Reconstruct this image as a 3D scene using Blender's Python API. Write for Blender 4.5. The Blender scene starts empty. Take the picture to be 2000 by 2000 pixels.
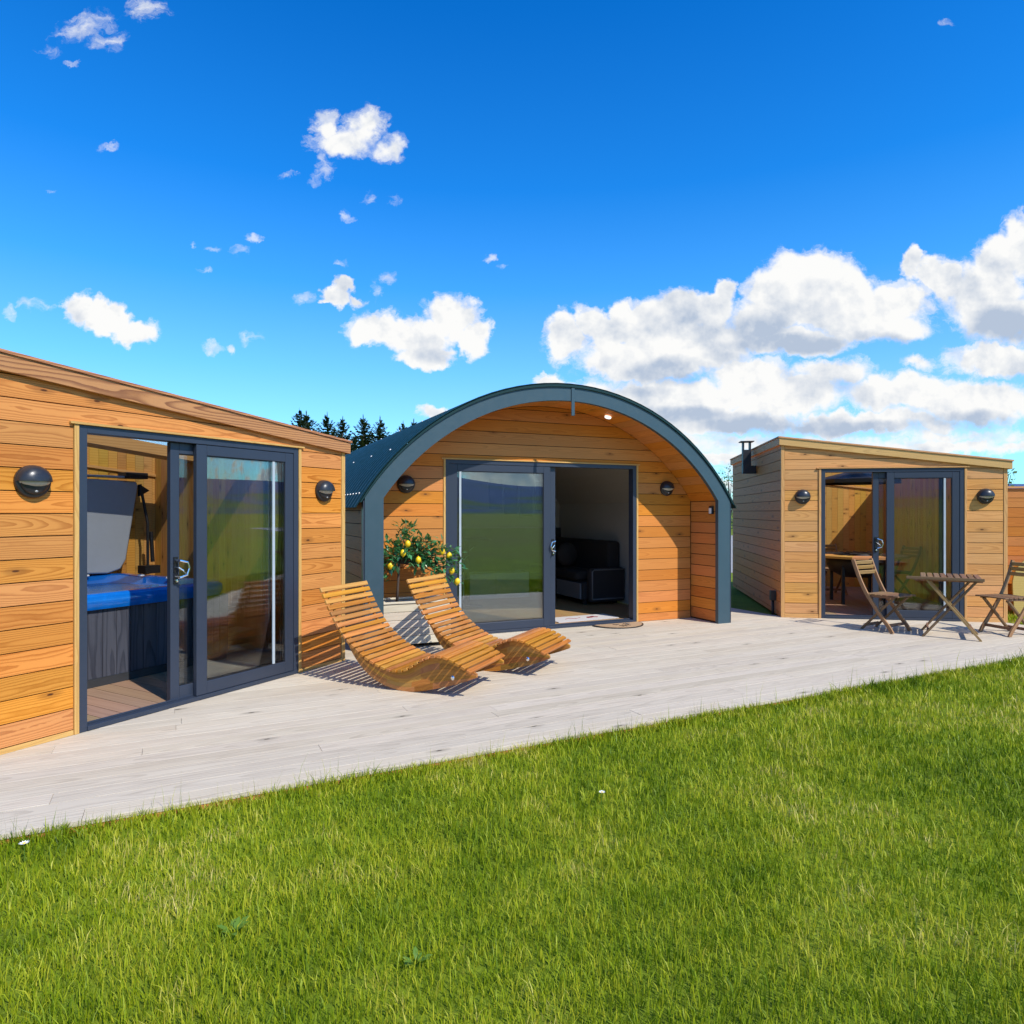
import bpy, math, random
import numpy as np
from mathutils import Vector, Matrix
PI = math.pi
R = random.Random(7)
sc = bpy.context.scene
col = sc.collection

# ------------------------------------------------------------------ helpers
def V(*a): return Vector(a)

class MB:
    """collects shapes and links them as one mesh object"""
    def __init__(s): s.v = []; s.f = []; s.uv = []; s.mi = []
    def face(s, idx, uvs, mi=0):
        s.f.append(idx); s.uv.append(uvs); s.mi.append(mi)
    def obox(s, c, X, Y, Z, mi=0):
        """box from centre and three half axes; uv runs along the longest axis"""
        c = Vector(c); A = [Vector(X), Vector(Y), Vector(Z)]
        L = [a.length for a in A]; lg = L.index(max(L)); b = len(s.v)
        co = []
        for i in (-1, 1):
            for j in (-1, 1):
                for k in (-1, 1):
                    s.v.append(c + A[0]*i + A[1]*j + A[2]*k); co.append((i*L[0], j*L[1], k*L[2]))
        q = [(0,1,3,2),(4,6,7,5),(0,4,5,1),(2,3,7,6),(0,2,6,4),(1,5,7,3)]
        nax = [0,0,1,1,2,2]
        det = A[0].cross(A[1]).dot(A[2])
        for f, na in zip(q, nax):
            ot = [a for a in range(3) if a != na]
            ua = lg if lg in ot else ot[0]
            va = ot[0] if ot[1] == ua else ot[1]
            if det < 0: f = f[::-1]
            s.face([b+i for i in f], [(co[i][ua], co[i][va] + (0 if na != lg else 3.3)) for i in f], mi)
    def box(s, x0, x1, y0, y1, z0, z1, mi=0):
        s.obox(((x0+x1)/2, (y0+y1)/2, (z0+z1)/2), ((x1-x0)/2,0,0), (0,(y1-y0)/2,0), (0,0,(z1-z0)/2), mi)
    def bar(s, p, q, w, t, up=(0,0,1), mi=0):
        """rectangular bar from p to q; w across, t along 'up'"""
        p = Vector(p); q = Vector(q); d = q-p; l = d.length; d.normalize()
        sd = d.cross(Vector(up))
        if sd.length < 1e-4: sd = d.cross(V(0,1,0))
        sd.normalize(); u = sd.cross(d)
        s.obox((p+q)/2, d*(l/2), sd*(w/2), u*(t/2), mi)
    def prism(s, poly, O, A, B, N, t0, t1, mi=0, bc=0.0, ac=0.0):
        O, A, B, N = Vector(O), Vector(A), Vector(B), Vector(N)
        n = len(poly)
        if n < 3: return
        ar = sum(poly[i][0]*poly[(i+1)%n][1]-poly[(i+1)%n][0]*poly[i][1] for i in range(n))
        if ar < 0: poly = poly[::-1]
        if A.cross(B).dot(N) < 0: poly = poly[::-1]
        b = len(s.v)
        for t in (t0, t1):
            for (x, y) in poly: s.v.append(O + A*x + B*y + N*t)
        uv = [(x-ac, y-bc) for x, y in poly]
        s.face([b+i for i in range(n)][::-1], uv[::-1], mi)
        s.face([b+n+i for i in range(n)], uv, mi)
        for i in range(n):
            j = (i+1) % n
            l = math.hypot(poly[i][0]-poly[j][0], poly[i][1]-poly[j][1])
            s.face([b+i, b+j, b+n+j, b+n+i], [(0,0),(l,0),(l,t1-t0),(0,t1-t0)], mi)
    def tube(s, pts, r, n=8, mi=0, cap=True):
        pts = [Vector(p) for p in pts]; b = len(s.v); m = len(pts)
        rs = r if isinstance(r, (list, tuple)) else [r]*m
        up = V(0,0,1)
        for i, p in enumerate(pts):
            d = (pts[min(i+1,m-1)]-pts[max(i-1,0)]).normalized()
            if abs(d.dot(up)) > .95: up = V(1,0,0) if abs(d.x) < .9 else V(0,1,0)
            a = d.cross(up).normalized(); c = a.cross(d).normalized(); up = c
            for k in range(n):
                t = 2*PI*k/n; s.v.append(p + (a*math.cos(t)+c*math.sin(t))*rs[i])
        for i in range(m-1):
            for k in range(n):
                k2 = (k+1) % n
                s.face([b+i*n+k, b+(i+1)*n+k, b+(i+1)*n+k2, b+i*n+k2], [(i*.1,k/n),(i*.1+.1,k/n),(i*.1+.1,k/n+1/n),(i*.1,k/n+1/n)], mi)
        if cap:
            s.face([b+k for k in range(n)], [(0,0)]*n, mi)
            s.face([b+(m-1)*n+k for k in range(n)][::-1], [(0,0)]*n, mi)
    def lathe(s, prof, O, ax, n=24, mi=0, a0=0, a1=2*PI, ref=None, sy=1.0):
        """profile (r, h) turned about ax through O"""
        O = Vector(O); ax = Vector(ax).normalized()
        rf = Vector(ref) if ref else (V(0,0,1) if abs(ax.z) < .9 else V(1,0,0))
        a = (rf - ax*rf.dot(ax)).normalized(); c = ax.cross(a)
        full = abs(a1-a0-2*PI) < 1e-6; m = n if full else n+1; b = len(s.v)
        for (r, h) in prof:
            for k in range(m):
                t = a0+(a1-a0)*k/n
                s.v.append(O + ax*h + (a*math.cos(t)*sy + c*math.sin(t))*r)
        for i in range(len(prof)-1):
            for k in range(n):
                k2 = (k+1) % m
                s.face([b+i*m+k, b+i*m+k2, b+(i+1)*m+k2, b+(i+1)*m+k], [(k*.05,i*.05),(k*.05+.05,i*.05),(k*.05+.05,i*.05+.05),(k*.05,i*.05+.05)], mi)
    def quad(s, a, b_, c, d, mi=0, uv=None):
        b = len(s.v)
        for p in (a, b_, c, d): s.v.append(Vector(p))
        s.face([b,b+1,b+2,b+3], uv or [(0,0),(1,0),(1,1),(0,1)], mi)
    def tri(s, a, b_, c, mi=0, uv=None):
        b = len(s.v)
        for p in (a, b_, c): s.v.append(Vector(p))
        s.face([b,b+1,b+2], uv or [(0,0),(1,0),(.5,1)], mi)
    def build_each(s, name, mats, parent=None, **k):
        """one object for every separate piece"""
        par = list(range(len(s.v)))
        def fd(i):
            while par[i] != i: par[i] = par[par[i]]; i = par[i]
            return i
        for f in s.f:
            for i in f[1:]: par[fd(i)] = fd(f[0])
        groups = {}
        for fi, f in enumerate(s.f): groups.setdefault(fd(f[0]), []).append(fi)
        for fl in groups.values():
            q = MB(); mp = {}
            for fi in fl:
                idx = []
                for i in s.f[fi]:
                    if i not in mp: mp[i] = len(q.v); q.v.append(s.v[i])
                    idx.append(mp[i])
                q.face(idx, s.uv[fi], s.mi[fi])
            q.build(name, mats, parent, **k)
    def ring(s, x0, x1, z0, z1, e, y0, y1):
        """closed rectangular frame"""
        b = len(s.v)
        for y in (y0, y1):
            for (xa, za) in ((x0,z0),(x1,z0),(x1,z1),(x0,z1)): s.v.append(V(xa,y,za))
            for (xa, za) in ((x0+e,z0+e),(x1-e,z0+e),(x1-e,z1-e),(x0+e,z1-e)): s.v.append(V(xa,y,za))
        u = [(0,0),(1,0),(1,e),(0,e)]
        for i in range(4):
            j = (i+1) % 4
            s.face([b+i,b+j,b+4+j,b+4+i], u); s.face([b+8+i,b+12+i,b+12+j,b+8+j], u)
            s.face([b+i,b+8+i,b+8+j,b+j], u); s.face([b+4+i,b+4+j,b+12+j,b+12+i], u)
    def build(s, name, mats, parent=None, smooth=False, bevel=0.0, seg=2, weld=False):
        me = bpy.data.meshes.new(name)
        me.from_pydata([tuple(v) for v in s.v], [], s.f)
        ul = me.uv_layers.new(name='UVMap')
        flat = [c for f in s.uv for p in f for c in p]
        ul.data.foreach_set('uv', flat)
        if not isinstance(mats, (list, tuple)): mats = [mats]
        for m in mats: me.materials.append(m)
        if len(mats) > 1: me.polygons.foreach_set('material_index', s.mi)
        if smooth: me.polygons.foreach_set('use_smooth', [True]*len(me.polygons))
        me.update()
        o = bpy.data.objects.new(name, me); col.objects.link(o)
        if parent is not None: o.parent = parent
        if bevel:
            b = o.modifiers.new('bevel', 'BEVEL'); b.width = bevel; b.segments = seg; b.limit_method = 'ANGLE'; b.angle_limit = math.radians(40)
            b.harden_normals = False
        return o

def tag(o, label=None, cat=None, group=None, kind=None):
    if label: o['label'] = label
    if cat: o['category'] = cat
    if group: o['group'] = group
    if kind: o['kind'] = kind
    return o
def thing(name, label, cat, loc=(0,0,0), rz=0, group=None):
    o = bpy.data.objects.new(name, None); col.objects.link(o)
    o.location = loc; o.rotation_euler = (0,0,rz); o.empty_display_size = .1
    return tag(o, label, cat, group)
def dup(root, loc, rz, label=None, group=None):
    r = root.copy(); col.objects.link(r); r.location = loc; r.rotation_euler = (0,0,rz)
    if label: r['label'] = label
    if group: r['group'] = group
    for ch in list(root.children):
        c = ch.copy(); col.objects.link(c); c.parent = r
        for g in ch.children:
            d = g.copy(); col.objects.link(d); d.parent = c
    return r
def clip(poly, a, b, c):
    """keep a*x+b*y<=c"""
    out = []; n = len(poly)
    for i in range(n):
        p, q = poly[i], poly[(i+1) % n]
        dp, dq = a*p[0]+b*p[1]-c, a*q[0]+b*q[1]-c
        if dp <= 0: out.append(p)
        if (dp < 0 < dq) or (dq < 0 < dp):
            t = dp/(dp-dq); out.append((p[0]+(q[0]-p[0])*t, p[1]+(q[1]-p[1])*t))
    return out
def clip_convex(poly, cv):
    n = len(cv)
    for i in range(n):
        (x0,y0),(x1,y1) = cv[i], cv[(i+1) % n]
        a, b = (y1-y0), -(x1-x0)
        poly = clip(poly, a, b, a*x0+b*y0)
        if len(poly) < 3: return []
    return poly

# ------------------------------------------------------------------ materials
class NT:
    def __init__(s, nt): s.t = nt; s.n = nt.nodes; s.l = nt.links
    def new(s, ty, **k):
        n = s.n.new(ty)
        for a, v in k.items(): setattr(n, a, v)
        return n
    def set(s, sock, v):
        if isinstance(v, bpy.types.NodeSocket): s.l.new(v, sock)
        else: sock.default_value = v
    def m(s, op, a, b=0.0, c=0.0, clamp=False):
        n = s.new('ShaderNodeMath', operation=op); n.use_clamp = clamp
        for i, v in enumerate((a, b, c)): s.set(n.inputs[i], v)
        return n.outputs[0]
    def vm(s, op, a, b=(0,0,0), c=(0,0,0), out=0):
        n = s.new('ShaderNodeVectorMath', operation=op)
        s.set(n.inputs[0], a)
        if op == 'SCALE': s.set(n.inputs[3], b)
        else:
            s.set(n.inputs[1], b)
            if op == 'MULTIPLY_ADD': s.set(n.inputs[2], c)
        return n.outputs[out]
    def mix(s, f, a, b, blend='MIX'):
        n = s.new('ShaderNodeMix', data_type='RGBA', blend_type=blend)
        s.set(n.inputs['Factor'], f)
        s.set(n.inputs[6], a if isinstance(a, bpy.types.NodeSocket) else (*a, 1)[:4])
        s.set(n.inputs[7], b if isinstance(b, bpy.types.NodeSocket) else (*b, 1)[:4])
        return n.outputs[2]
    def ramp(s, f, stops, interp='LINEAR'):
        n = s.new('ShaderNodeValToRGB'); s.set(n.inputs[0], f)
        e = n.color_ramp.elements; n.color_ramp.interpolation = interp
        while len(e) < len(stops): e.new(.5)
        for i, (p, c) in enumerate(stops):
            e[i].position = p; e[i].color = (*c, 1) if len(c) == 3 else c
        return n.outputs[0]
    def rng(s, v, a, b, c=0.0, d=1.0, smooth=False):
        n = s.new('ShaderNodeMapRange'); n.interpolation_type = 'SMOOTHSTEP' if smooth else 'LINEAR'
        for i, x in enumerate((v, a, b, c, d)): s.set(n.inputs[i], x)
        return n.outputs[0]
    def noise(s, vec, scale=1, detail=3, rough=.55, dist=0.0, out=0, dim='3D'):
        n = s.new('ShaderNodeTexNoise', noise_dimensions=dim)
        s.set(n.inputs['Vector'], vec); s.set(n.inputs['Scale'], scale); s.set(n.inputs['Detail'], detail)
        s.set(n.inputs['Roughness'], rough); s.set(n.inputs['Distortion'], dist)
        return n.outputs[out]
    def comb(s, x, y, z=0.0):
        n = s.new('ShaderNodeCombineXYZ')
        for i, v in enumerate((x, y, z)): s.set(n.inputs[i], v)
        return n.outputs[0]
    def sep(s, v):
        n = s.new('ShaderNodeSeparateXYZ'); s.set(n.inputs[0], v); return n.outputs

def mat(name):
    m = bpy.data.materials.new(name); m.use_nodes = True
    t = NT(m.node_tree); t.n.clear()
    out = t.new('ShaderNodeOutputMaterial'); t.out = out
    return m, t
def principled(t, col_, rough=.5, metal=0.0, spec=.5, bump=None, bstr=.3, bdist=.01, **k):
    p = t.new('ShaderNodeBsdfPrincipled')
    t.set(p.inputs['Base Color'], col_ if isinstance(col_, bpy.types.NodeSocket) else (*col_, 1)[:4])
    t.set(p.inputs['Roughness'], rough); t.set(p.inputs['Metallic'], metal)
    t.set(p.inputs['Specular IOR Level'], spec)
    for a, v in k.items(): t.set(p.inputs[a.replace('_', ' ')], v)
    if bump is not None:
        b = t.new('ShaderNodeBump'); b.inputs['Strength'].default_value = bstr; b.inputs['Distance'].default_value = bdist
        t.set(b.inputs['Height'], bump); t.l.new(b.outputs[0], p.inputs['Normal'])
    t.l.new(p.outputs[0], t.out.inputs[0]); return p
def plain(name, c, rough=.5, metal=0.0, spec=.5, vary=.12, nscale=6.0, bump=0.0, **k):
    m, t = mat(name)
    tc = t.new('ShaderNodeTexCoord')
    n = t.noise(tc.outputs['Object'], nscale, 4, .6)
    n2 = t.noise(tc.outputs['Object'], nscale*9, 2, .6)
    f = t.m('ADD', t.m('MULTIPLY', n, .7), t.m('MULTIPLY', n2, .3))
    c2 = t.mix(f, [x*(1-vary*1.6) for x in c], [min(1, x*(1+vary*1.6)) for x in c])
    r = t.rng(n2, .3, .7, max(0, rough-.06), min(1, rough+.06))
    principled(t, c2, r, metal, spec, bump=(n2 if bump else None), bstr=bump, bdist=.002, **k)
    return m
def wood(name, light, dark, freq=55., rough=.6, vary=.35, knots=0.0, ringmix=.55, grey=0.0, greycol=(.32,.28,.24), spec=.3, streak=.35, hue=.03, bstr=.25):
    """plain-sawn boards: growth rings cut lengthwise; uv in metres, x along the grain"""
    m, t = mat(name)
    uv = t.new('ShaderNodeUVMap').outputs[0]
    geo = t.new('ShaderNodeNewGeometry'); rnd = geo.outputs['Random Per Island']
    x, y, _ = t.sep(uv)
    xo = t.m('MULTIPLY_ADD', rnd, 71.3, x)
    rnd2 = t.m('FRACT', t.m('MULTIPLY', rnd, 17.17)); rnd3 = t.m('FRACT', t.m('MULTIPLY', rnd, 53.7))
    lo = t.noise(t.comb(t.m('MULTIPLY', xo, .62), t.m('MULTIPLY', y, 3.0), rnd), 1.0, 2, .5)
    lo2 = t.noise(t.comb(t.m('MULTIPLY', xo, 5.), t.m('MULTIPLY', y, 14.0), rnd2), 1.0, 3, .6)
    yc = t.m('ADD', y, t.m('MULTIPLY_ADD', rnd2, .07, -.035))
    dep = t.m('MULTIPLY_ADD', lo, .20, -.055)
    rr = t.m('SQRT', t.m('ADD', t.m('MULTIPLY', yc, yc), t.m('MULTIPLY', dep, dep)))
    rr = t.m('ADD', rr, t.m('MULTIPLY', lo2, .012))
    ring = t.m('FRACT', t.m('MULTIPLY', rr, freq))
    late = t.m('MULTIPLY', t.rng(ring, .35, .93, 0, 1, True), t.rng(ring, .94, 1.0, 1, 0))
    st = t.noise(t.comb(t.m('MULTIPLY', xo, 4.), t.m('MULTIPLY', y, 160.), rnd), 1.0, 3, .6)
    fac = t.m('ADD', t.m('MULTIPLY', late, ringmix), t.m('MULTIPLY', t.m('SUBTRACT', st, .5), streak), clamp=True)
    blot = t.noise(t.comb(t.m('MULTIPLY', xo, .9), t.m('MULTIPLY', y, 6.), rnd3), 1.0, 3, .6)
    fac = t.m('ADD', fac, t.m('MULTIPLY_ADD', blot, .5, -.22), clamp=True)
    c = t.mix(fac, light, dark)
    hs = t.new('ShaderNodeHueSaturation')
    t.set(hs.inputs['Hue'], t.m('MULTIPLY_ADD', rnd3, hue, .5-hue/2))
    t.set(hs.inputs['Saturation'], t.m('MULTIPLY_ADD', rnd2, .10, .97))
    t.set(hs.inputs['Value'], t.m('MULTIPLY_ADD', rnd, vary, 1-vary*.55))
    t.set(hs.inputs['Color'], c); c = hs.outputs[0]
    if grey:
        obj = t.new('ShaderNodeTexCoord').outputs['Object']
        gn = t.noise(obj, 1.7, 5, .7)
        gn2 = t.noise(t.comb(t.m('MULTIPLY', xo, 3.), t.m('MULTIPLY', y, 45.), rnd), 1.0, 3, .6)
        g = t.m('MULTIPLY', t.rng(t.m('ADD', gn, t.m('MULTIPLY', gn2, .5)), .5, 1.0), grey, clamp=True)
        c = t.mix(g, c, greycol)
    if knots:
        vo = t.new('ShaderNodeTexVoronoi', voronoi_dimensions='2D', feature='F1')
        t.set(vo.inputs['Vector'], t.comb(t.m('MULTIPLY', xo, 2.6), t.m('MULTIPLY_ADD', y, 7.5, t.m('MULTIPLY', rnd, 31.)), 0)); vo.inputs['Scale'].default_value = 1.
        dk = t.m('ADD', vo.outputs['Distance'], t.m('MULTIPLY', t.m('SUBTRACT', lo2, .5), .08))
        kn = t.rng(dk, .03, .085, 1, 0, True)
        halo = t.m('MULTIPLY', t.rng(dk, .08, .28, 1, 0, True), .35)
        gate = t.m('LESS_THAN', t.m('FRACT', t.m('MULTIPLY', t.sep(vo.outputs['Color'])[0], 7.7)), knots)
        c = t.mix(t.m('MULTIPLY', t.m('MAXIMUM', kn, halo), gate), c, [d*.25 for d in dark])
    hgt = t.m('ADD', t.m('MULTIPLY', st, .6), t.m('MULTIPLY', late, -.4))
    principled(t, c, t.m('MULTIPLY_ADD', st, .2, rough-.1), 0, spec, bump=hgt, bstr=bstr, bdist=.003)
    return m

M = {}
M['larch'] = wood('larch', (.66,.272,.068), (.36,.108,.018), 80, vary=.26, knots=.08, ringmix=.62, hue=.010)
M['larch_trim'] = wood('larch_trim', (.66,.34,.11), (.38,.13,.03), 62, vary=.2, ringmix=.35)
M['fascia'] = wood('fascia', (.54,.23,.08), (.20,.058,.018), 48, vary=.1, ringmix=.85, grey=.18, greycol=(.30,.20,.15), hue=.01)
M['larch_pod'] = wood('larch_pod', (.60,.23,.052), (.37,.115,.022), 85, vary=.22, knots=.12, ringmix=.35, hue=.010)
M['larch_pale'] = wood('larch_pale', (.70,.345,.110), (.42,.165,.040), 60, vary=.2, knots=.12, ringmix=.45, grey=.1, greycol=(.42,.34,.26), hue=.010)
M['fascia_pale'] = wood('fascia_pale', (.68,.355,.125), (.40,.175,.05), 60, vary=.1, ringmix=.4, grey=.12, greycol=(.4,.33,.27))
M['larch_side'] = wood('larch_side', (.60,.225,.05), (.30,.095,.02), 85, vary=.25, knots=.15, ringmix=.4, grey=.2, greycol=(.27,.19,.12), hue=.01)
M['pine'] = wood('pine', (.62,.34,.085), (.42,.17,.03), 34, vary=.25, knots=.5, ringmix=.4)
M['deck'] = wood('deck', (.58,.50,.385), (.31,.25,.185), 60, vary=.13, knots=.08, ringmix=.35, streak=1.3, hue=.006, rough=.9, spec=.08, bstr=.6)
M['planter'] = wood('planter', (.62,.54,.42), (.45,.36,.26), 45, vary=.15, knots=.1, ringmix=.3)
M['floorboard'] = wood('floorboard', (.34,.22,.14), (.2,.12,.075), 40, vary=.2, ringmix=.3)
M['laminate'] = wood('laminate', (.45,.27,.13), (.3,.16,.07), 40, vary=.25, ringmix=.3, rough=.4)
M['acacia'] = wood('acacia', (.52,.225,.05), (.30,.10,.018), 48, vary=.5, ringmix=.4, rough=.42, spec=.45, hue=.025)
M['acacia_panel'] = wood('acacia_panel', (.42,.19,.045), (.26,.09,.018), 48, vary=.75, ringmix=.4, rough=.45, spec=.4)
M['bistro'] = wood('bistro', (.23,.125,.065), (.115,.055,.03), 60, vary=.35, ringmix=.4, rough=.6)
M['bistro_pale'] = wood('bistro_pale', (.36,.205,.085), (.20,.10,.04), 60, vary=.3, ringmix=.4, rough=.6)
M['disc'] = wood('disc', (.52,.34,.10), (.36,.20,.05), 40, vary=.1, knots=.3, ringmix=.4)
M['shadow_gap'] = plain('shadow_gap', (.055,.028,.012), .9)
M['anthracite'] = plain('anthracite', (.030,.040,.062), .38, spec=.45, vary=.08)
M['arch_paint'] = plain('arch_paint', (.040,.078,.098), .42, spec=.45, vary=.07, nscale=2.)
M['roof_metal'] = plain('roof_metal', (.008,.034,.036), .5, spec=.22, vary=.1, nscale=1.2)
M['felt'] = plain('felt', (.12,.09,.08), .9)
M['interlock'] = plain('interlock', (.40,.46,.49), .4)
M['alu'] = plain('alu', (.75,.76,.76), .4, metal=.0)
M['chrome'] = plain('chrome', (.8,.8,.8), .12, metal=1.0, vary=.03)
M['black'] = plain('black', (.012,.012,.014), .5)
M['black_gloss'] = plain('black_gloss', (.012,.012,.014), .25)
M['lamp_body'] = plain('lamp_body', (.035,.037,.042), .33, metal=.35, vary=.08)
M['lens'] = plain('lens', (.42,.40,.35), .3)
M['white_paint'] = plain('white_paint', (.46,.44,.41), .6, vary=.03)
M['sofa'] = plain('sofa', (.025,.022,.022), .85, nscale=40, bump=.3)
M['sofa_grey'] = plain('sofa_grey', (.17,.17,.18), .8, nscale=40, bump=.3)
M['cabinet'] = plain('cabinet', (.65,.66,.62), .35, vary=.03)
M['counter'] = plain('counter', (.055,.05,.05), .5)
M['acrylic'] = plain('acrylic', (.003,.125,.50), .08, spec=.7, vary=.3, nscale=9, Coat_Weight=.6, Coat_Roughness=.04)
M['pillow'] = plain('pillow', (.55,.57,.58), .5)
M['cover_grey'] = plain('cover_grey', (.35,.38,.41), .5, vary=.1, nscale=2.5, bump=.15)
M['cover_edge'] = plain('cover_edge', (.03,.032,.036), .55)
M['skirt'] = wood('skirt', (.07,.074,.095), (.022,.024,.036), 40, vary=.25, ringmix=.6, streak=1.0, hue=0)
M['lemon'] = plain('lemon', (.85,.56,.01), .4, spec=.5, vary=.12, nscale=25)
M['coir'] = plain('coir', (.42,.27,.15), .95, vary=.3, nscale=60, bump=.6)
M['mat_light'] = plain('mat_light', (.55,.52,.50), .9, vary=.1, nscale=50)
M['red'] = plain('red', (.28,.02,.03), .8)
M['soil'] = plain('soil', (.05,.035,.022), .95, vary=.4, nscale=30)
M['bark'] = plain('bark', (.07,.05,.038), .9, vary=.4, nscale=20, bump=.5)
M['gravel'] = plain('gravel', (.32,.305,.28), .95, vary=.25, nscale=8, bump=.8)
M['petal'] = plain('petal', (.85,.85,.82), .6)
m_, t_ = mat('lamp_glow'); principled(t_, (.9,.9,.88), .4, Emission_Color=(1,.97,.92,1), Emission_Strength=1.2); M['lamp_glow'] = m_
M['sensor'] = plain('sensor', (.55,.55,.55), .3)

def leafmat(name, c1, c2, trans=.35, rough=.45, spec=.4):
    m, t = mat(name)
    rnd = t.new('ShaderNodeNewGeometry').outputs['Random Per Island']
    c = t.mix(rnd, c1, c2)
    p = t.new('ShaderNodeBsdfPrincipled'); t.set(p.inputs['Base Color'], c); p.inputs['Roughness'].default_value = rough
    p.inputs['Specular IOR Level'].default_value = spec
    tr = t.new('ShaderNodeBsdfTranslucent'); t.set(tr.inputs[0], t.mix(.5, c, (.2,.3,.02)))
    mx = t.new('ShaderNodeMixShader'); mx.inputs[0].default_value = trans
    t.l.new(p.outputs[0], mx.inputs[1]); t.l.new(tr.outputs[0], mx.inputs[2]); t.l.new(mx.outputs[0], t.out.inputs[0])
    return m
M['lemon_leaf'] = leafmat('lemon_leaf', (.016,.10,.040), (.10,.36,.14), .3, .3, .6)
M['needle'] = leafmat('needle', (.012,.028,.012), (.035,.06,.022), .1, .7, .2)
M['leaf_green'] = leafmat('leaf_green', (.025,.07,.015), (.07,.14,.03), .3)
M['weed'] = leafmat('weed', (.13,.26,.03), (.2,.34,.05), .35)

def grassmat():
    m, t = mat('grass_blade')
    rnd = t.new('ShaderNodeNewGeometry').outputs['Random Per Island']
    pos = t.new('ShaderNodeNewGeometry').outputs['Position']
    n = t.noise(pos, .9, 4, .6); n2 = t.noise(pos, 4.0, 3, .6)
    patch = t.m('ADD', t.m('MULTIPLY', n, .6), t.m('MULTIPLY', n2, .4))
    v = t.m('ADD', t.m('MULTIPLY', rnd, .5), t.rng(patch, .38, .62, 0, .62), clamp=True)
    c = t.ramp(v, [(0,(.055,.105,.004)),(.25,(.155,.245,.006)),(.55,(.32,.385,.010)),(.82,(.49,.48,.035)),(1,(.62,.52,.16))])
    p = t.new('ShaderNodeBsdfPrincipled'); t.set(p.inputs['Base Color'], c); p.inputs['Roughness'].default_value = .5
    p.inputs['Specular IOR Level'].default_value = .3
    tr = t.new('ShaderNodeBsdfTranslucent'); t.set(tr.inputs[0], c)
    mx = t.new('ShaderNodeMixShader'); mx.inputs[0].default_value = .25
    t.l.new(p.outputs[0], mx.inputs[1]); t.l.new(tr.outputs[0], mx.inputs[2]); t.l.new(mx.outputs[0], t.out.inputs[0])
    return m
M['grass'] = grassmat()
def lawnmat():
    m, t = mat('lawn_ground')
    pos = t.new('ShaderNodeNewGeometry').outputs['Position']
    n = t.noise(pos, .9, 5, .65); n2 = t.noise(pos, 22., 4, .7); n3 = t.noise(pos, .03, 4, .6)
    f = t.m('ADD', t.m('MULTIPLY', n, .45), t.m('MULTIPLY', n2, .55))
    c = t.ramp(f, [(.3,(.05,.085,.006)),(.5,(.15,.215,.010)),(.72,(.26,.32,.02))])
    c = t.mix(t.rng(n3, .4, .65), c, (.16,.17,.035))
    principled(t, c, .9, 0, .1, bump=n2, bstr=.8, bdist=.03)
    return m
M['lawn'] = lawnmat()
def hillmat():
    m, t = mat('hill_cover_hazed')
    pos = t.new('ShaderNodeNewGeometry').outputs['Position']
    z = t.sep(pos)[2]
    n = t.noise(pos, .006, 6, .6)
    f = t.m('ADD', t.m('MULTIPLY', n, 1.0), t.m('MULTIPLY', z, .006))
    c = t.ramp(f, [(.45,(.13,.20,.04)),(.56,(.07,.13,.08)),(.64,(.05,.10,.20)),(.95,(.07,.12,.25))])  # green below; blue of distant haze painted into the colour higher up
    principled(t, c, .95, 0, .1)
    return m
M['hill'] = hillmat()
def glassmat(name, tint, k=1.0, f0=.04):
    m, t = mat(name)
    fr = t.new('ShaderNodeFresnel'); fr.inputs[0].default_value = 1.5
    fac = t.m('MULTIPLY_ADD', fr.outputs[0], k, f0, clamp=True)
    tr = t.new('ShaderNodeBsdfTransparent'); tr.inputs[0].default_value = (*tint, 1)
    gl = t.new('ShaderNodeBsdfGlossy'); gl.inputs['Roughness'].default_value = 0.0; gl.inputs[0].default_value = (.95,.97,1,1)
    mx = t.new('ShaderNodeMixShader'); t.set(mx.inputs[0], fac)
    t.l.new(tr.outputs[0], mx.inputs[1]); t.l.new(gl.outputs[0], mx.inputs[2]); t.l.new(mx.outputs[0], t.out.inputs[0])
    return m
M['glass'] = glassmat('glass', (.92,.94,.92), .95, .01)
M['clear_sheet'] = glassmat('clear_sheet', (.97,.97,.97), .5, .0)
M['glass_pod'] = glassmat('glass_pod', (.80,.85,.84), 1.6, .07)
def watermat():
    m, t = mat('water')
    pos = t.new('ShaderNodeTexCoord').outputs['Object']
    n = t.noise(pos, 9, 4, .6)
    principled(t, t.mix(n, (.02,.10,.28), (.10,.24,.42)), .05, 0, .6, bump=n, bstr=.5, bdist=.02)
    return m
M['water'] = watermat()
def picmat(seed):
    m, t = mat('picture_print')
    o = t.new('ShaderNodeTexCoord').outputs['Object']
    n = t.noise(t.vm('ADD', o, (seed*3.1,0,seed)), 5, 4, .6)
    c = t.ramp(n, [(.3,(.02,.02,.03)),(.5,(.05,.06,.09)),(.7,(.12,.11,.12))])
    principled(t, c, .5); return m
M['pic'] = picmat(1)

# ------------------------------------------------------------------ camera, sun, sky
CAMZ = 1.5
cam = bpy.data.cameras.new('camera'); co = bpy.data.objects.new('camera', cam); col.objects.link(co)
co.location = (0,0,CAMZ); co.rotation_euler = (PI/2,0,0)
cam.sensor_width = 36; cam.lens = 36*1313/2000; cam.clip_end = 9000; cam.clip_start = .05
sc.camera = co
LD = Vector((-.435,.430,-.663)).normalized()
sun = bpy.data.lights.new('sun', 'SUN'); so = bpy.data.objects.new('sun', sun); col.objects.link(so)
sun.energy = 5.0; sun.angle = math.radians(.53); sun.color = (1.0,.945,.855)
so.rotation_euler = LD.to_track_quat('-Z', 'Y').to_euler(); so.location = (8,-8,14)
sc.view_settings.view_transform = 'Standard'; sc.view_settings.look = 'None'
sc.view_settings.exposure = 0; sc.view_settings.gamma = 1

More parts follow.
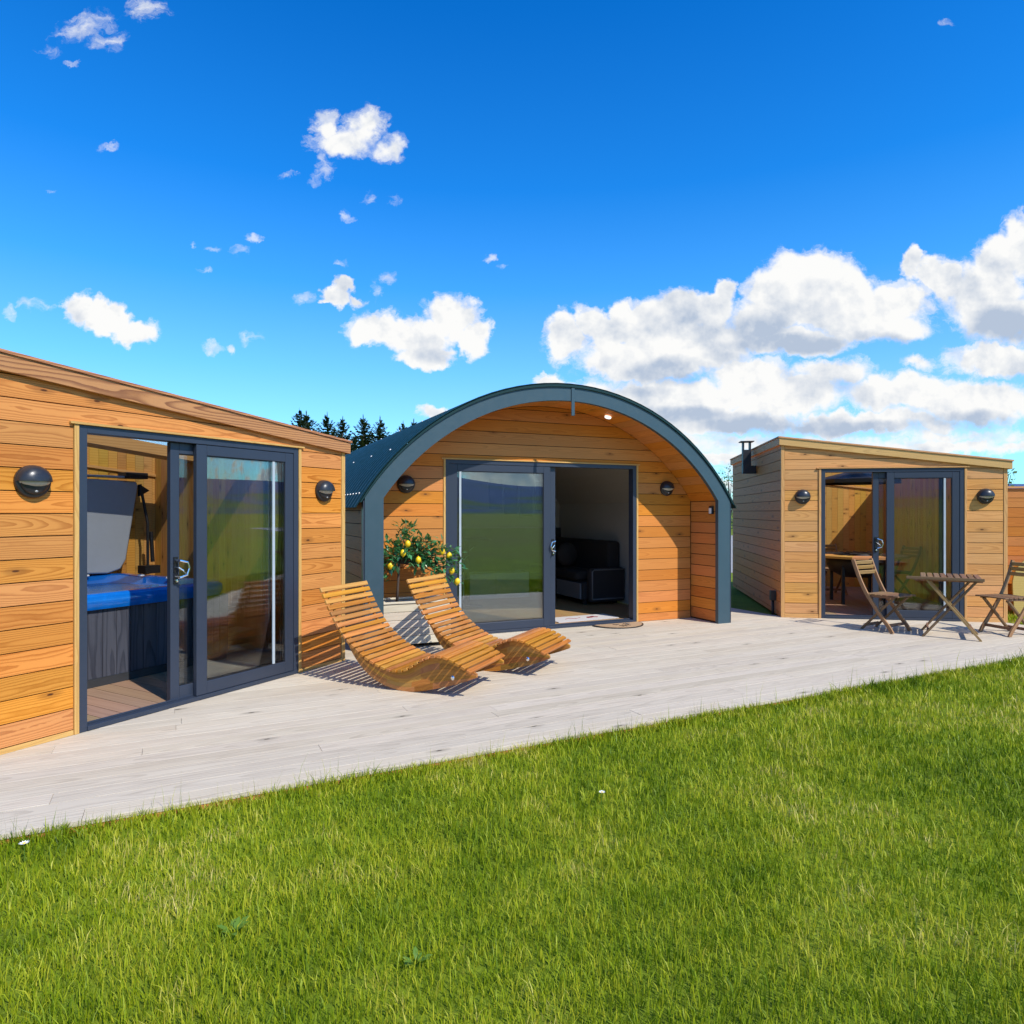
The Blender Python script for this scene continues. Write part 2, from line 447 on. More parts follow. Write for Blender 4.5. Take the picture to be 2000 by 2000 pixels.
def build_world():
    w = bpy.data.worlds.new('World'); sc.world = w; w.use_nodes = True
    t = NT(w.node_tree); t.n.clear()
    out = t.new('ShaderNodeOutputWorld'); bg = t.new('ShaderNodeBackground')
    sky = t.new('ShaderNodeTexSky', sky_type='NISHITA'); sky.sun_disc = False
    sky.sun_elevation = math.asin(-LD.z); sky.sun_rotation = math.atan2(-LD.x, -LD.y)
    sky.air_density = 1.0; sky.dust_density = .3; sky.ozone_density = 2.5; sky.altitude = 50
    D = t.new('ShaderNodeTexCoord').outputs['Generated']
    x, y, z = t.sep(D)
    hs = t.new('ShaderNodeHueSaturation'); hs.inputs['Saturation'].default_value = SKY_SAT; hs.inputs['Value'].default_value = 1.0
    t.set(hs.inputs['Color'], sky.outputs[0])
    skyc = t.mix(1.0, hs.outputs[0], SKY_TINT, 'MULTIPLY')
    lowc = t.ramp(t.m('MAXIMUM', z, 0.0), [(0,(.58,.31,.12)),(.10,(.46,.28,.14)),(.20,(.23,.245,.19)),(.31,(.07,.15,.20)),(.43,(.012,.06,.15)),(.60,(0,.01,.05)),(.8,(0,0,0))])
    lowc = t.vm('SCALE', lowc, SKY_LOW)
    skyc = t.vm('ADD', skyc, lowc)
    el = t.m('MAXIMUM', z, 0.0)
    # ---- clouds: heaps at fixed bearings, edges broken up by fractal noise
    ya = t.m('MAXIMUM', t.m('ABSOLUTE', y), .02)
    U = t.m('DIVIDE', x, ya); W = t.m('DIVIDE', z, ya)
    P0 = t.comb(U, W, t.m('MULTIPLY', t.m('SIGN', y), .5))
    wn = t.new('ShaderNodeTexNoise'); t.set(wn.inputs['Vector'], P0); wn.inputs['Scale'].default_value = 13.; wn.inputs['Detail'].default_value = 5.; wn.inputs['Roughness'].default_value = .6
    wv = t.vm('SUBTRACT', wn.outputs['Color'], (.5,.5,.5))
    wn2 = t.new('ShaderNodeTexNoise'); t.set(wn2.inputs['Vector'], P0); wn2.inputs['Scale'].default_value = 45.; wn2.inputs['Detail'].default_value = 5.; wn2.inputs['Roughness'].default_value = .65
    wv2 = t.vm('SUBTRACT', wn2.outputs['Color'], (.5,.5,.5))
    P = t.vm('MULTIPLY_ADD', wv, (.075,.065,0), P0)
    P = t.vm('MULTIPLY_ADD', wv2, (.020,.018,0), P)
    def blobs(lst, sock):
        acc = None
        for (cx, cy, rx, ry, wt) in lst:
            a, b = 1313./rx, 1313./ry
            u, v = (cx-1000)/1313., (1000-cy)/1313.
            q = t.vm('MULTIPLY_ADD', sock, (a,b,0), (-u*a,-v*b,0))
            d = t.vm('DOT_PRODUCT', q, q, out=1)
            e = t.m('MULTIPLY_ADD', d, -wt, wt)
            acc = e if acc is None else t.m('SMOOTH_MAX', acc, e, .12)
        return acc
    HEAP = [(155,608,34,36,1),(205,620,52,34,1),(262,645,55,32,1),(885,618,60,52,1),(725,640,64,36,1),(807,655,90,42,1),(930,657,45,42,1),(828,690,66,26,1),
            (648,578,36,20,.8),(668,556,24,20,.8),(690,584,26,11,.7),(630,588,24,8,.7),(673,284,78,34,.7),(637,246,34,36,.8),(716,250,38,40,.8),(760,292,28,30,.5),
            (1104,665,48,55,1),(1148,636,36,40,1),(1217,626,40,46,1),(1310,650,95,78,1),(1331,607,50,46,1),(1414,571,38,34,1),(1370,672,120,66,1),(1260,700,150,50,1),
            (1585,548,112,72,1),(1600,605,110,50,1),(1390,610,60,48,1),(1175,650,50,40,1),(1265,640,60,60,1),(1518,568,68,66,1),(1650,582,92,62,1),(1755,590,78,54,1),(1699,632,135,48,1),(1490,630,80,52,1),(1543,665,140,36,1),
            (1787,520,30,38,.9),(1840,545,56,40,1),(1957,516,66,74,1),(2010,490,74,80,1),(1932,575,110,76,1),(1960,622,95,60,1),(2120,600,140,90,1),
            (1466,735,100,46,1),(1259,780,230,50,1),(1518,768,170,50,1),(1776,768,165,46,1),(1906,785,165,52,1),(1930,700,100,36,.9),(1802,708,34,18,.6),(1621,728,90,30,.7),
            (1362,822,230,36,.9),(1700,826,230,28,.9),(1530,868,280,24,.7),(1890,850,200,20,.5),(1078,746,40,24,1),(1520,895,420,20,.75),(1880,872,260,20,.7),(1470,940,160,16,.6),(2200,760,160,60,1),(840,812,45,20,.9),(1300,860,200,26,.6)]
    WISP = [(170,55,66,36,.8),(205,80,45,26,.7),(285,18,60,34,.8),(631,335,24,40,.8),(570,350,20,7,.6),(207,281,32,10,.7),(722,380,20,14,.7),(771,393,20,14,.7),(678,419,16,24,.6),
            (476,494,28,12,.8),(505,474,15,11,.8),(414,492,24,8,.7),(375,484,8,14,.6),(404,528,22,10,.6),(67,597,55,16,.8),(10,610,18,14,.7),(585,577,26,14,.8),(756,543,22,18,.8),(735,560,16,26,.6),
            (660,512,20,10,.8),(417,683,20,12,.9),(452,680,12,12,.8),(497,657,30,18,.7),(960,500,16,9,.7),(990,515,12,6,.6),(1844,44,16,10,.7),(98,368,16,6,.6),(145,120,14,8,.7),(110,90,30,14,.5),
            (1500,920,330,10,.7),(1850,900,180,9,.7),(1450,965,260,9,.6)]
    SHADE = [(1321,725,110,34,1),(1480,640,80,44,.9),(1543,672,150,26,1),(1720,668,100,22,.8),(1960,640,110,50,.9),(1400,700,60,20,.5),(1290,812,200,22,.8),(1700,838,190,22,.9),(1500,830,220,26,.8),(1900,822,140,22,.8),
             (1250,765,60,18,.5),(1890,560,40,34,.5),(830,690,70,22,.45),(270,672,60,14,.4),(1620,750,60,18,.4),(1376,540,16,16,.0)]
    H = blobs(HEAP, P); Wp = blobs(WISP, P); S = blobs(SHADE, t.vm('MULTIPLY_ADD', wv, (.03,.03,0), P0))
    fb = t.noise(P0, 16, 6, .56)
    fbs = t.noise(t.vm('ADD', P0, (.006,.016,0)), 16, 6, .56)
    # far weather all round, low over the horizon (what the windows mirror)
    gen = t.noise(t.comb(t.m('MULTIPLY', U, 1.0), t.m('MULTIPLY', W, 2.6), t.m('SIGN', y)), 3.2, 7, .6)
    side = t.m('MAXIMUM', t.rng(t.m('ABSOLUTE', U), .95, 1.25), t.m('LESS_THAN', y, 0.0))
    low = t.rng(W, .05, .65, 1, 0, True)
    G = t.m('MULTIPLY', t.m('SUBTRACT', t.m('MULTIPLY_ADD', low, .20, gen), .56), t.m('MULTIPLY', side, 3.0))
    front = t.m('GREATER_THAN', y, 0.0)
    off = t.m('MULTIPLY_ADD', front, 20., -20.)
    H = t.m('ADD', t.m('MAXIMUM', H, -3.0), off); Wp = t.m('ADD', t.m('MAXIMUM', Wp, -3.0), off)
    fst = t.noise(t.vm('MULTIPLY', P, (1.0,1.7,1.0)), 30, 6, .68)
    aH = t.rng(t.m('MULTIPLY_ADD', t.m('SUBTRACT', fb, .5), 1.35, H), .06, .58, 0, 1, True)
    aW = t.m('MULTIPLY', t.rng(t.m('MULTIPLY_ADD', t.m('SUBTRACT', fst, .54), 2.6, Wp), .0, 1.25, 0, 1, True), .80)
    aF = t.m('MULTIPLY', t.rng(t.m('MULTIPLY_ADD', t.m('SUBTRACT', fst, .5), 2.6, t.m('MULTIPLY', H, 1.3)), -.12, .85, 0, 1, True), .75)
    aH = t.m('MAXIMUM', aH, aF)
    aG = t.rng(G, 0.0, .45, 0, .92, True)
    al = t.m('MAXIMUM', t.m('MAXIMUM', aH, aW), aG)
    fl = t.noise(P0, 7, 5, .6); fls = t.noise(t.vm('ADD', P0, (.012,.035,0)), 7, 5, .6)
    relief = t.m('ADD', t.m('MULTIPLY', t.m('SUBTRACT', fb, fbs), 2.0), t.m('MULTIPLY', t.m('SUBTRACT', fl, fls), 2.6))
    sh = t.m('MULTIPLY', t.rng(t.m('MULTIPLY_ADD', t.m('SUBTRACT', fb, .5), 1.1, S), 0.0, .95, 0, 1, True), t.m('MULTIPLY', front, .85))
    shG = t.m('MULTIPLY', t.rng(G, .15, .7, 0, .55, True), side)
    thick = t.m('ADD', t.rng(H, .30, .95, 0, .16, True), t.m('MULTIPLY', t.rng(fl, .5, .72, 0, .30, True), t.rng(H, .2, .7)))
    core = t.m('SUBTRACT', t.m('ADD', t.m('ADD', sh, shG), thick), relief, clamp=True)
    cc = t.mix(core, CLOUD_LIT, CLOUD_DARK)
    final = t.mix(t.m('MULTIPLY', al, t.rng(z, -.005, .012)), skyc, cc)
    t.set(bg.inputs[0], final); bg.inputs[1].default_value = SKY_STR
    t.l.new(bg.outputs[0], out.inputs[0])
    w.cycles.sampling_method = 'MANUAL'; w.cycles.sample_map_resolution = 512
SKY_STR = .11
SKY_SAT = 1.3; SKY_LOW = 7.0
SKY_TINT = (.10,1.30,2.0)
CLOUD_LIT = (8.9,8.9,8.8); CLOUD_DARK = (4.3,5.1,6.4)
build_world()

# ------------------------------------------------------------------ ground, deck, grass
EX, EY = math.cos(math.atan(.502)), math.sin(math.atan(.502))     # run of the deck boards
DA, DB = V(EX,EY,0), V(-EY,EX,0); DO = V(0,4.32,0)
def ground():
    b = MB(); xs = [-4000,-900,-200,-60,-20,0,20,60,200,900,4000]
    n = len(xs)
    for yy in xs:
        for xx in xs: b.v.append(V(xx,yy,-.052))
    for j in range(n-1):
        for i in range(n-1):
            b.face([j*n+i, j*n+i+1, (j+1)*n+i+1, (j+1)*n+i], [(0,0)]*4)
    tag(b.build('lawn', M['lawn']), kind='structure')
    g = MB()
    g.v += [V(-30,17,-.048), V(60,17.4,-.048), V(70,45,-.048), V(-30,44,-.048)]
    g.face([0,1,2,3], [(0,0)]*4)
    tag(g.build('gravel_track', M['gravel']), kind='structure')
ground()
def hills():
    b = MB(); n = 240; rings = [500,640,800,1000,1250,1500,1900,2500]; rr = random.Random(3)
    def ht(a, k):
        # taller moor behind the camera and to the right of the huts, low ground to the north
        s = .5+.5*math.cos(a-math.radians(-62))           # strongest to the right-rear
        base = 58+14*s
        r = math.sin(a*5+1.1)*.22+math.sin(a*11+.4)*.13+math.sin(a*23+2)*.06+math.sin(a*3.1+4)*.25+1
        front = abs((a-PI/2+PI) % (2*PI)-PI)
        fade = min(1, max(.08, (front-math.radians(31))/math.radians(4)))
        prof = [0,.12,.33,.6,.85,1.0,.9,.3][k]
        return base*r*prof*fade-1.5
    for k, rad in enumerate(rings):
        for i in range(n):
            a = 2*PI*i/n; b.v.append(V(math.cos(a)*rad, math.sin(a)*rad, ht(a, k)))
    for k in range(len(rings)-1):
        for i in range(n):
            j = (i+1) % n
            b.face([k*n+i, k*n+j, (k+1)*n+j, (k+1)*n+i], [(0,0)]*4)
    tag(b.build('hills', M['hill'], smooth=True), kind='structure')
hills()
def deck():
    b = MB(); r = random.Random(11); pitch = .145
    for k in range(33):
        b0 = k*pitch; bm = b0+pitch/2
        amax = 10.5 if bm < 1.02 else (8.15 if bm < 3.03 else 5.86)
        a = -5.5+r.uniform(-3,0)
        while a < amax:
            l = r.choice((3.6,4.2,4.8))
            a0, a1 = max(a, -5.5), min(a+l, amax)
            if a1-a0 > .05:
                c = DO + DA*((a0+a1)/2) + DB*bm + V(0,0,-.014+r.uniform(-.001,.001))
                b.obox(c, DA*((a1-a0)/2-.0007), DB*(pitch/2-.0017), V(0,0,.014))
            a += l
    o = b.build('deck', M['deck'], bevel=.0015, seg=1)
    tag(o, kind='structure')
    f = MB(); c = DO + DA*2.5 + DB*.018 + V(0,0,-.075)
    f.obox(c, DA*8, DB*.014, V(0,0,.044))
    f.obox(DO + DA*-.2 + DB*2.5 + V(0,0,-.075), DA*5.6, DB*2.2, V(0,0,.03))
    tag(f.build('deck_frame', M['larch_side']), kind='structure')
deck()
def grass():
    rg = np.random.default_rng(5)
    N = 1250000
    y = rg.uniform(.7, 9.5, N); x = rg.uniform(-5.5, 9.5, N)
    d = np.hypot(x, y)
    bb = (x*(-EY) + (y-4.32)*EX)
    k = (bb < -.008) & (np.abs(x) < .98*y+1.1) & (d > 1.2)
    x, y, d, bb = x[k], y[k], d[k], bb[k]
    p = np.minimum(1, (2.4/d)**1.25)
    k = rg.uniform(size=len(x)) < p*.92
    x, y, d, bb = x[k], y[k], d[k], bb[k]
    # grass at the sides of the far hut and between the buildings
    n2 = 5200
    x2 = rg.uniform(6.6, 9.0, n2); y2 = rg.uniform(8.75, 10.6, n2)
    b2 = (x2*(-EY)+(y2-4.32)*EX); a2 = x2*EX+(y2-4.32)*EY
    k2 = (b2 > 1.06) & (a2 > 8.2)
    x = np.concatenate([x, x2[k2]]); y = np.concatenate([y, y2[k2]]); d = np.hypot(x, y); bb = np.concatenate([bb, np.full(k2.sum(), -1.)])
    n3 = 12000
    a3 = rg.uniform(-4.2, 10.5, n3); b3 = -np.abs(rg.normal(0, .05, n3))-.006
    x3 = a3*EX-b3*EY; y3 = 4.32+a3*EY+b3*EX; k3 = np.abs(x3) < .98*y3+1.1
    x = np.concatenate([x, x3[k3]]); y = np.concatenate([y, y3[k3]]); d = np.hypot(x, y); bb = np.concatenate([bb, b3[k3]])
    n = len(x)
    patch = np.sin(x*1.9+1)*np.sin(y*2.3+.5)*.5+np.sin(x*4.3-y*3.1)*.3
    h = rg.uniform(.026, .066, n)*np.where(rg.uniform(size=n) < .10, 1.45, 1.0)*(1+.25*patch)
    edge = np.exp(-np.abs(bb+.03)/.05)*(bb < 0)
    h *= 1+.32*edge*(np.sin(x*5)+1)*.6
    tall = (bb > -.07) & (bb < 0) & (rg.uniform(size=n) < .07)
    h[tall] *= rg.uniform(1.5, 2.9, tall.sum())
    wd = rg.uniform(.0022, .0044, n)*np.maximum(1, (d/2.5))**.75
    wd[tall] *= .45
    ang = rg.uniform(0, 2*PI, n); lean = rg.uniform(.05, .75, n)*h
    lean[tall] *= .5
    la = rg.uniform(0, 2*PI, n)
    dx, dy = np.cos(la)*lean, np.sin(la)*lean
    # keep blades from hanging far over the boards
    px, py = np.cos(ang)*wd/2, np.sin(ang)*wd/2
    z0 = np.full(n, -.052)
    vs = np.zeros((n, 5, 3))
    vs[:,0] = np.stack([x-px, y-py, z0], 1); vs[:,1] = np.stack([x+px, y+py, z0], 1)
    mx, my = x+dx*.35, y+dy*.35
    vs[:,2] = np.stack([mx+px*.8, my+py*.8, z0+h*.58], 1); vs[:,3] = np.stack([mx-px*.8, my-py*.8, z0+h*.58], 1)
    vs[:,4] = np.stack([x+dx, y+dy, z0+h*(1-.25*(lean/h)**2)], 1)
    i = np.arange(n)*5
    loops = np.stack([i, i+1, i+2, i+3, i+3, i+2, i+4], 1).astype(np.int32).ravel()
    ls = np.stack([np.arange(n)*7, np.arange(n)*7+4], 1).astype(np.int32).ravel()
    me = bpy.data.meshes.new('grass')
    me.vertices.add(n*5); me.vertices.foreach_set('co', vs.astype(np.float32).ravel())
    me.loops.add(n*7); me.loops.foreach_set('vertex_index', loops)
    me.polygons.add(n*2); me.polygons.foreach_set('loop_start', ls)
    me.materials.append(M['grass']); me.update(calc_edges=True); me.validate()
    o = bpy.data.objects.new('grass', me); col.objects.link(o)
    tag(o, kind='stuff')
    print('blades', n)
grass()

# ------------------------------------------------------------------ wall lights
def wall_light(loc, rz, label):
    """round bulkhead with eyelid hood; local -y points away from the wall"""
    t = thing('wall_light', label, 'wall light', loc, rz, 'round black eyelid wall lights')
    r = .105
    b = MB(); b.lathe([(0,0),(r,0),(r,-.022),(r*.93,-.034),(r*.8,-.036)], (0,0,0), (0,1,0), 32)
    b.lathe([(r*.8,-.036),(r*.78,-.05),(r*.55,-.062),(0,-.066)], (0,0,0), (0,1,0), 32)
    b.build('housing', M['lamp_body'], t, smooth=True)
    # frosted crescent below the hood
    b = MB()
    b.lathe([(r*.86,-.034),(r*.80,-.055),(r*.6,-.075),(r*.3,-.085),(0,-.088)], (0,0,0), (0,1,0), 28, ref=(0,0,1), sy=.42)
    b.build('diffuser', M['lens'], t, smooth=True)
    b = MB()
    prof = [(r*.98,-.030),(r*.95,-.052),(r*.82,-.078),(r*.6,-.097),(r*.3,-.108),(0,-.111)]
    b.lathe(prof, (0,0,0), (0,1,0), 24, a0=-PI/2, a1=PI/2, ref=(0,0,1))
    b.lathe([(x*.95, h+.004) for x, h in prof], (0,0,0), (0,1,0), 24, a0=-PI/2, a1=PI/2, ref=(0,0,1))
    b.build('hood', M['lamp_body'], t, smooth=True)
    b = MB(); b.lathe([(.010,0),(.010,-.008),(0,-.011)], (0,-.052,-.06), (0,1,0), 12)
    b.build('sensor', M['sensor'], t, smooth=True)
    return t

# ------------------------------------------------------------------ huts
def roofline(x, x0, z0, x1, z1): return z0+(z1-z0)*(x-x0)/(x1-x0)

def sliding_door(root, W, h, fx0, mx0, mx1, glass, handle_at=1.05, xs=0.0):
    """outer frame, fixed leaf at the +x side (or -x when fx0 < 0 marks a mirrored door)"""
    F = M['anthracite']
    b = MB(); fw = .055
    b.box(xs, xs+fw, -.006, .10, 0, h); b.box(xs+W-fw, xs+W, -.006, .10, 0, h)
    b.box(xs+fw, xs+W-fw, -.006, .10, h-.05, h); b.box(xs+fw, xs+W-fw, -.012, .10, .002, .034)
    b.box(xs+fw, xs+W-fw, .043, .047, .034, .05)
    b.build('door_frame', F, root, bevel=.004)
    def leaf(x0, x1, y0, y1, st, tr, brail, name):
        r = MB(); z0, z1 = .036, h-.052
        r.box(x0, x0+st, y0, y1, z0, z1); r.box(x1-st, x1, y0, y1, z0, z1)
        r.box(x0+st, x1-st, y0, y1, z1-tr, z1); r.box(x0+st, x1-st, y0, y1, z0, z0+brail)
        d = r.build(name, F, root, bevel=.004)
        g = MB(); ym = (y0+y1)/2
        g.box(x0+st, x1-st, ym-.009, ym+.009, z0+brail, z1-tr)
        g.build('glass_pane', glass, d)
        s = MB(); s.ring(x0+st, x1-st, z0+brail, z1-tr, .007, y0+.012, ym-.011)
        s.build('glazing_seal', M['black'], d)
        return d
    fl = leaf(fx0[0], fx0[1], .0, .042, .095, .085, .10, 'fixed_door')
    mv = leaf(mx0, mx1, .048, .092, .075 if mx0 > 0 else .075, .085, .10, 'sliding_door')
    # bright aluminium interlock at the trailing stile
    lead_right = mx1 > fx0[1]
    xt = mx0+.02 if lead_right else mx1-.045
    a = MB(); a.box(xt, xt+.026, .003, .0105, .142, h-.142); a.build('interlock_strip', M['interlock'], mv)
    # lever handle with back plate and pull hoop
    xh = (mx1-.038) if lead_right else (mx0+.04)
    hb = MB(); z = handle_at
    hb.box(xh-.016, xh+.016, .036, .048, z-.11, z+.10, 0)
    sgn = -1 if lead_right else 1
    hb.tube([(xh,.040,z+.075),(xh,-.018,z+.075),(xh+sgn*.05,-.03,z+.06),(xh+sgn*.065,-.032,z+.01),(xh+sgn*.05,-.03,z-.04),(xh,-.018,z-.055),(xh,.040,z-.055)], .0095, 8, 1)
    hb.tube([(xh,.036,z+.02),(xh,.0,z+.02),(xh+sgn*.03,-.012,z-.005),(xh+sgn*.045,-.012,z-.03)], .007, 8, 1)
    hb.lathe([(.011,0),(.011,-.012),(0,-.013)], (xh,.036,z-.085), (0,1,0), 12, 1)
    hb.build('door_handle', [M['black_gloss'], M['chrome']], mv)

def hut(name, label, A, phi, xl, xr, depth, W, h, zl, zr, wm, fm, sm, tm, z0, fixed, moving, pitch=.1455, fh=.122, beams=((1.0,.2),(2.12,.30))):
    root = thing(name, label, 'garden hut', (A[0],A[1],0), phi)
    rl = lambda x: roofline(x, xl, zl, xr+.04, zr)          # top of the fascia
    g = .0035
    # front cladding with the opening left free
    b = MB(); jt = .034
    def row(xa, xb, za, zb, cutline=True):
        poly = [(xa,za),(xb,za),(xb,zb),(xa,zb)]
        dz = (zr-zl)/(xr+.04-xl); c = zl-fh+.02-dz*xl
        poly = clip(poly, -dz, 1, c)
        if len(poly) >= 3:
            b.prism(poly, (0,0,0), (1,0,0), (0,0,1), (0,1,0), 0, .02, 0, bc=(za+zb)/2)
    k = 0; zb = z0
    ho = h+.004
    while zb < max(zl, zr):
        za, zt = zb+g, zb+pitch-g
        if zt <= ho:
            row(xl+.05, -jt, za, zt); row(W+jt, xr-.05, za, zt)
        elif za >= ho+.02: row(xl+.05, xr-.05, za, zt)
        else:
            if zt > ho+.03:
                poly = [(xl+.05,za),(-jt,za),(-jt,ho+.018),(W+jt,ho+.018),(W+jt,za),(xr-.05,za),(xr-.05,zt),(xl+.05,zt)]
                dz = (zr-zl)/(xr+.04-xl); poly = clip(poly, -dz, 1, zl-fh+.02-dz*xl)
                b.prism(poly, (0,0,0), (1,0,0), (0,0,1), (0,1,0), 0, .02, 0, bc=(za+zt)/2)
            else: row(xl+.05, -jt, za, zt); row(W+jt, xr-.05, za, zt)
        zb += pitch; k += 1
    # backing that closes the shadow gaps
    dz = (zr-zl)/(xr+.04-xl); c = zl-fh+.02-dz*xl
    for poly in ([(xl+.01,.01),(-.002,.01),(-.002,3),(xl+.01,3)], [(W+.002,.01),(xr-.01,.01),(xr-.01,3),(W+.002,3)], [(-.002,h+.002),(W+.002,h+.002),(W+.002,3),(-.002,3)]):
        poly = clip(poly, -dz, 1, c-.004)
        b.prism(poly, (0,0,0), (1,0,0), (0,0,1), (0,1,0), .0215, .085, 1)
    b.build('front_wall', [wm, M['shadow_gap']], root)
    # trims
    b = MB()
    b.box(xl-.003, xl+.046, -.006, .03, .0, rl(xl)-fh+.02); b.box(xr-.046, xr+.003, -.006, .03, .0, rl(xr)-fh+.02)
    b.build_each('corner_trim', tm, root, bevel=.003)
    b = MB(); b.box(-jt+.003, -.001, -.014, .03, .0, h); b.box(W+.001, W+jt-.003, -.014, .03, .0, h)
    b.box(-.06, W+.06, -.026, .03, h+.002, h+.018)
    b.build_each('door_trim', tm, root, bevel=.002)
    b = MB(); b.box(xl+.046, -jt, -.008, .02, .0, z0-.003); b.box(W+jt, xr-.046, -.008, .02, .0, z0-.003)
    b.build_each('base_rail', tm, root, bevel=.002)
    # side and rear walls
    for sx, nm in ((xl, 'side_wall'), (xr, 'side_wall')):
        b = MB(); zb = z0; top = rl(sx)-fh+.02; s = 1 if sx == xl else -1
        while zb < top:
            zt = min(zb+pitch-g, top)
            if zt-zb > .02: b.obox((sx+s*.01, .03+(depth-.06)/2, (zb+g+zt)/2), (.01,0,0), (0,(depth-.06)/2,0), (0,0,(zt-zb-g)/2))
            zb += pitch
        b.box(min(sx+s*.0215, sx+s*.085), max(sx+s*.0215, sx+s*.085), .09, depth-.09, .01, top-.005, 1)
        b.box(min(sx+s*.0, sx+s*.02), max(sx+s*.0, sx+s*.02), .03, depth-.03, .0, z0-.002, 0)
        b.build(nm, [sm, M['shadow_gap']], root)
    b = MB(); zb = z0
    while zb < max(zl, zr):
        poly = clip([(xl+.03,zb+g),(xr-.03,zb+g),(xr-.03,zb+pitch-g),(xl+.03,zb+pitch-g)], -dz, 1, c)
        if len(poly) >= 3: b.prism(poly, (0,depth,0), (1,0,0), (0,0,1), (0,-1,0), 0, .02, 0, bc=zb+pitch/2)
        zb += pitch
    poly = clip([(xl+.01,.01),(xr-.01,.01),(xr-.01,3),(xl+.01,3)], -dz, 1, c-.004)
    b.prism(poly, (0,depth,0), (1,0,0), (0,0,1), (0,-1,0), .0215, .085, 1)
    b.build('rear_wall', [sm, M['shadow_gap']], root)
    # roof slab, fascias, felt
    x0, x1, y0, y1 = xl-.035, xr+.045, -.04, depth+.04
    # clear sheet on timber rafters
    b = MB(); b.prism([(x0+.02, rl(x0)-.03),(x1-.02, rl(x1)-.03),(x1-.02, rl(x1)-.014),(x0+.02, rl(x0)-.014)], (0,y0+.024,0), (1,0,0), (0,0,1), (0,1,0), 0, y1-y0-.048)
    b.build('clear_roof', M['clear_sheet'], root)
    for yr, wr in beams:
        b = MB(); b.prism([(xl+.09, rl(xl+.09)-.15),(xr-.09, rl(xr-.09)-.15),(xr-.09, rl(xr-.09)-.032),(xl+.09, rl(xl+.09)-.032)], (0,yr,0), (1,0,0), (0,0,1), (0,1,0), 0, wr)
        b.build('rafter', M['pine'], root)
    b = MB(); fp = lambda: [(x0, rl(x0)-fh),(x1, rl(x1)-fh),(x1, rl(x1)-.012),(x0, rl(x0)-.012)]
    b.prism(fp(), (0,y0,0), (1,0,0), (0,0,1), (0,1,0), 0, .022, bc=(zl+zr)/2-fh/2)
    b.prism(fp(), (0,y1-.022,0), (1,0,0), (0,0,1), (0,1,0), 0, .022, bc=(zl+zr)/2-fh/2)
    for xx, s in ((x0, 1), (x1, -1)):
        b.box(min(xx, xx+s*.018), max(xx, xx+s*.018), y0+.0225, y1-.0225, rl(xx)-fh, rl(xx)-.014)
    b.build('fascia', fm, root, bevel=.003)
    b = MB(); b.prism([(x0-.012, rl(x0)-.0115),(x1+.012, rl(x1)-.0115),(x1+.012, rl(x1)+.008),(x0-.012, rl(x0)+.008)], (0,y0-.012,0), (1,0,0), (0,0,1), (0,1,0), 0, .055)
    for xx in (x0-.012, x1-.043): b.box(xx, xx+.055, y0+.0435, y1, rl(xx)-.0115, rl(xx)+.007)
    b.build('roof_edge_trim', fm, root)
    # inside: boarding, ceiling, floor
    b = MB(); xi0, xi1, yi0, yi1 = xl+.09, xr-.09, .105, depth-.09; bw = .105
    zt = lambda x: rl(x)-.035
    x = xi0
    while x < xi1:
        xe = min(x+bw, xi1)
        b.prism([(x+.0015,.03),(xe-.0015,.03),(xe-.0015,zt(xe)),(x+.0015,zt(x))], (0,yi1,0), (1,0,0), (0,0,1), (0,-1,0), 0, .012)
        # boards run upright: turn the grain
        x += bw
    b2 = b; 
    y = yi0
    while y < yi1-.013:
        ye = min(y+bw, yi1-.013)
        for xx, s in ((xi0, 1), (xi1, -1)):
            b.obox((xx+s*.006, (y+ye)/2, (.03+zt(xx))/2), (.006,0,0), (0,(ye-y)/2-.0015,0), (0,0,(zt(xx)-.03)/2))
        y += bw
    # uv of the rear boards: swap so that grain is upright
    for fi, f in enumerate(b.f):
        pass
    b.build('interior_lining', M['pine'], root)
    b = MB(); zq = lambda x: rl(x)-.30
    b.prism([(xi0+.013, zq(xi0)),(xi1-.013, zq(xi1)),(xi1-.013, zq(xi1)+.03),(xi0+.013, zq(xi0)+.03)], (0,yi1-.013,0), (1,0,0), (0,0,1), (0,-1,0), 0, .022)
    b.build('wall_batten', M['pine'], root)
    b = MB(); x = xi0
    while x < xi1-.013:
        xe = min(x+.145, xi1-.013)
        b.box(x+.003, xe-.003, .101, depth-.1, .004, .03); x += .145
    b.build('floor', M['floorboard'], root)
    sliding_door(root, W, h, fixed, moving[0], moving[1], M['glass'])
    return root

LA, LP = (-2.938,4.555), math.radians(60.95)
RA, RP = (4.364,9.494), math.radians(-9)
PO, PP = (.686,8.119), math.radians(24)
def loc(A, phi, u, v, z=0): return (A[0]+u*math.cos(phi)-v*math.sin(phi), A[1]+u*math.sin(phi)+v*math.cos(phi), z)

hut_l = hut('timber_hut', 'orange timber hut with open sliding door and a blue hot tub inside', LA, LP, -.60, 2.565, 3.06, 1.948, 2.092, 2.505, 2.212,
    M['larch'], M['fascia'], M['larch'], M['larch_trim'], .0345, (.894,1.893), (.703,1.70))
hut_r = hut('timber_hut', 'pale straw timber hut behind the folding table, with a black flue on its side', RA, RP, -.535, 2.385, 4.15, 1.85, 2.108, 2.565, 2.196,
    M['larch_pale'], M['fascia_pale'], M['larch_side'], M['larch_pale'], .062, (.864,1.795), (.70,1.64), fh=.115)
wall_light(loc(LA, LP, -.285, 0, 1.695), LP, 'wall light on the far left boards beside the hot tub door')
wall_light(loc(LA, LP, 2.265, 0, 1.705), LP, 'wall light on the orange hut, right above the nearer lounger')
wall_light(loc(RA, RP, -.25, 0, 1.715), RP, 'wall light on the pale hut, left of its door near the flue')
wall_light(loc(RA, RP, 2.11, 0, 1.715), RP, 'wall light at the right end of the pale hut above the folding table')

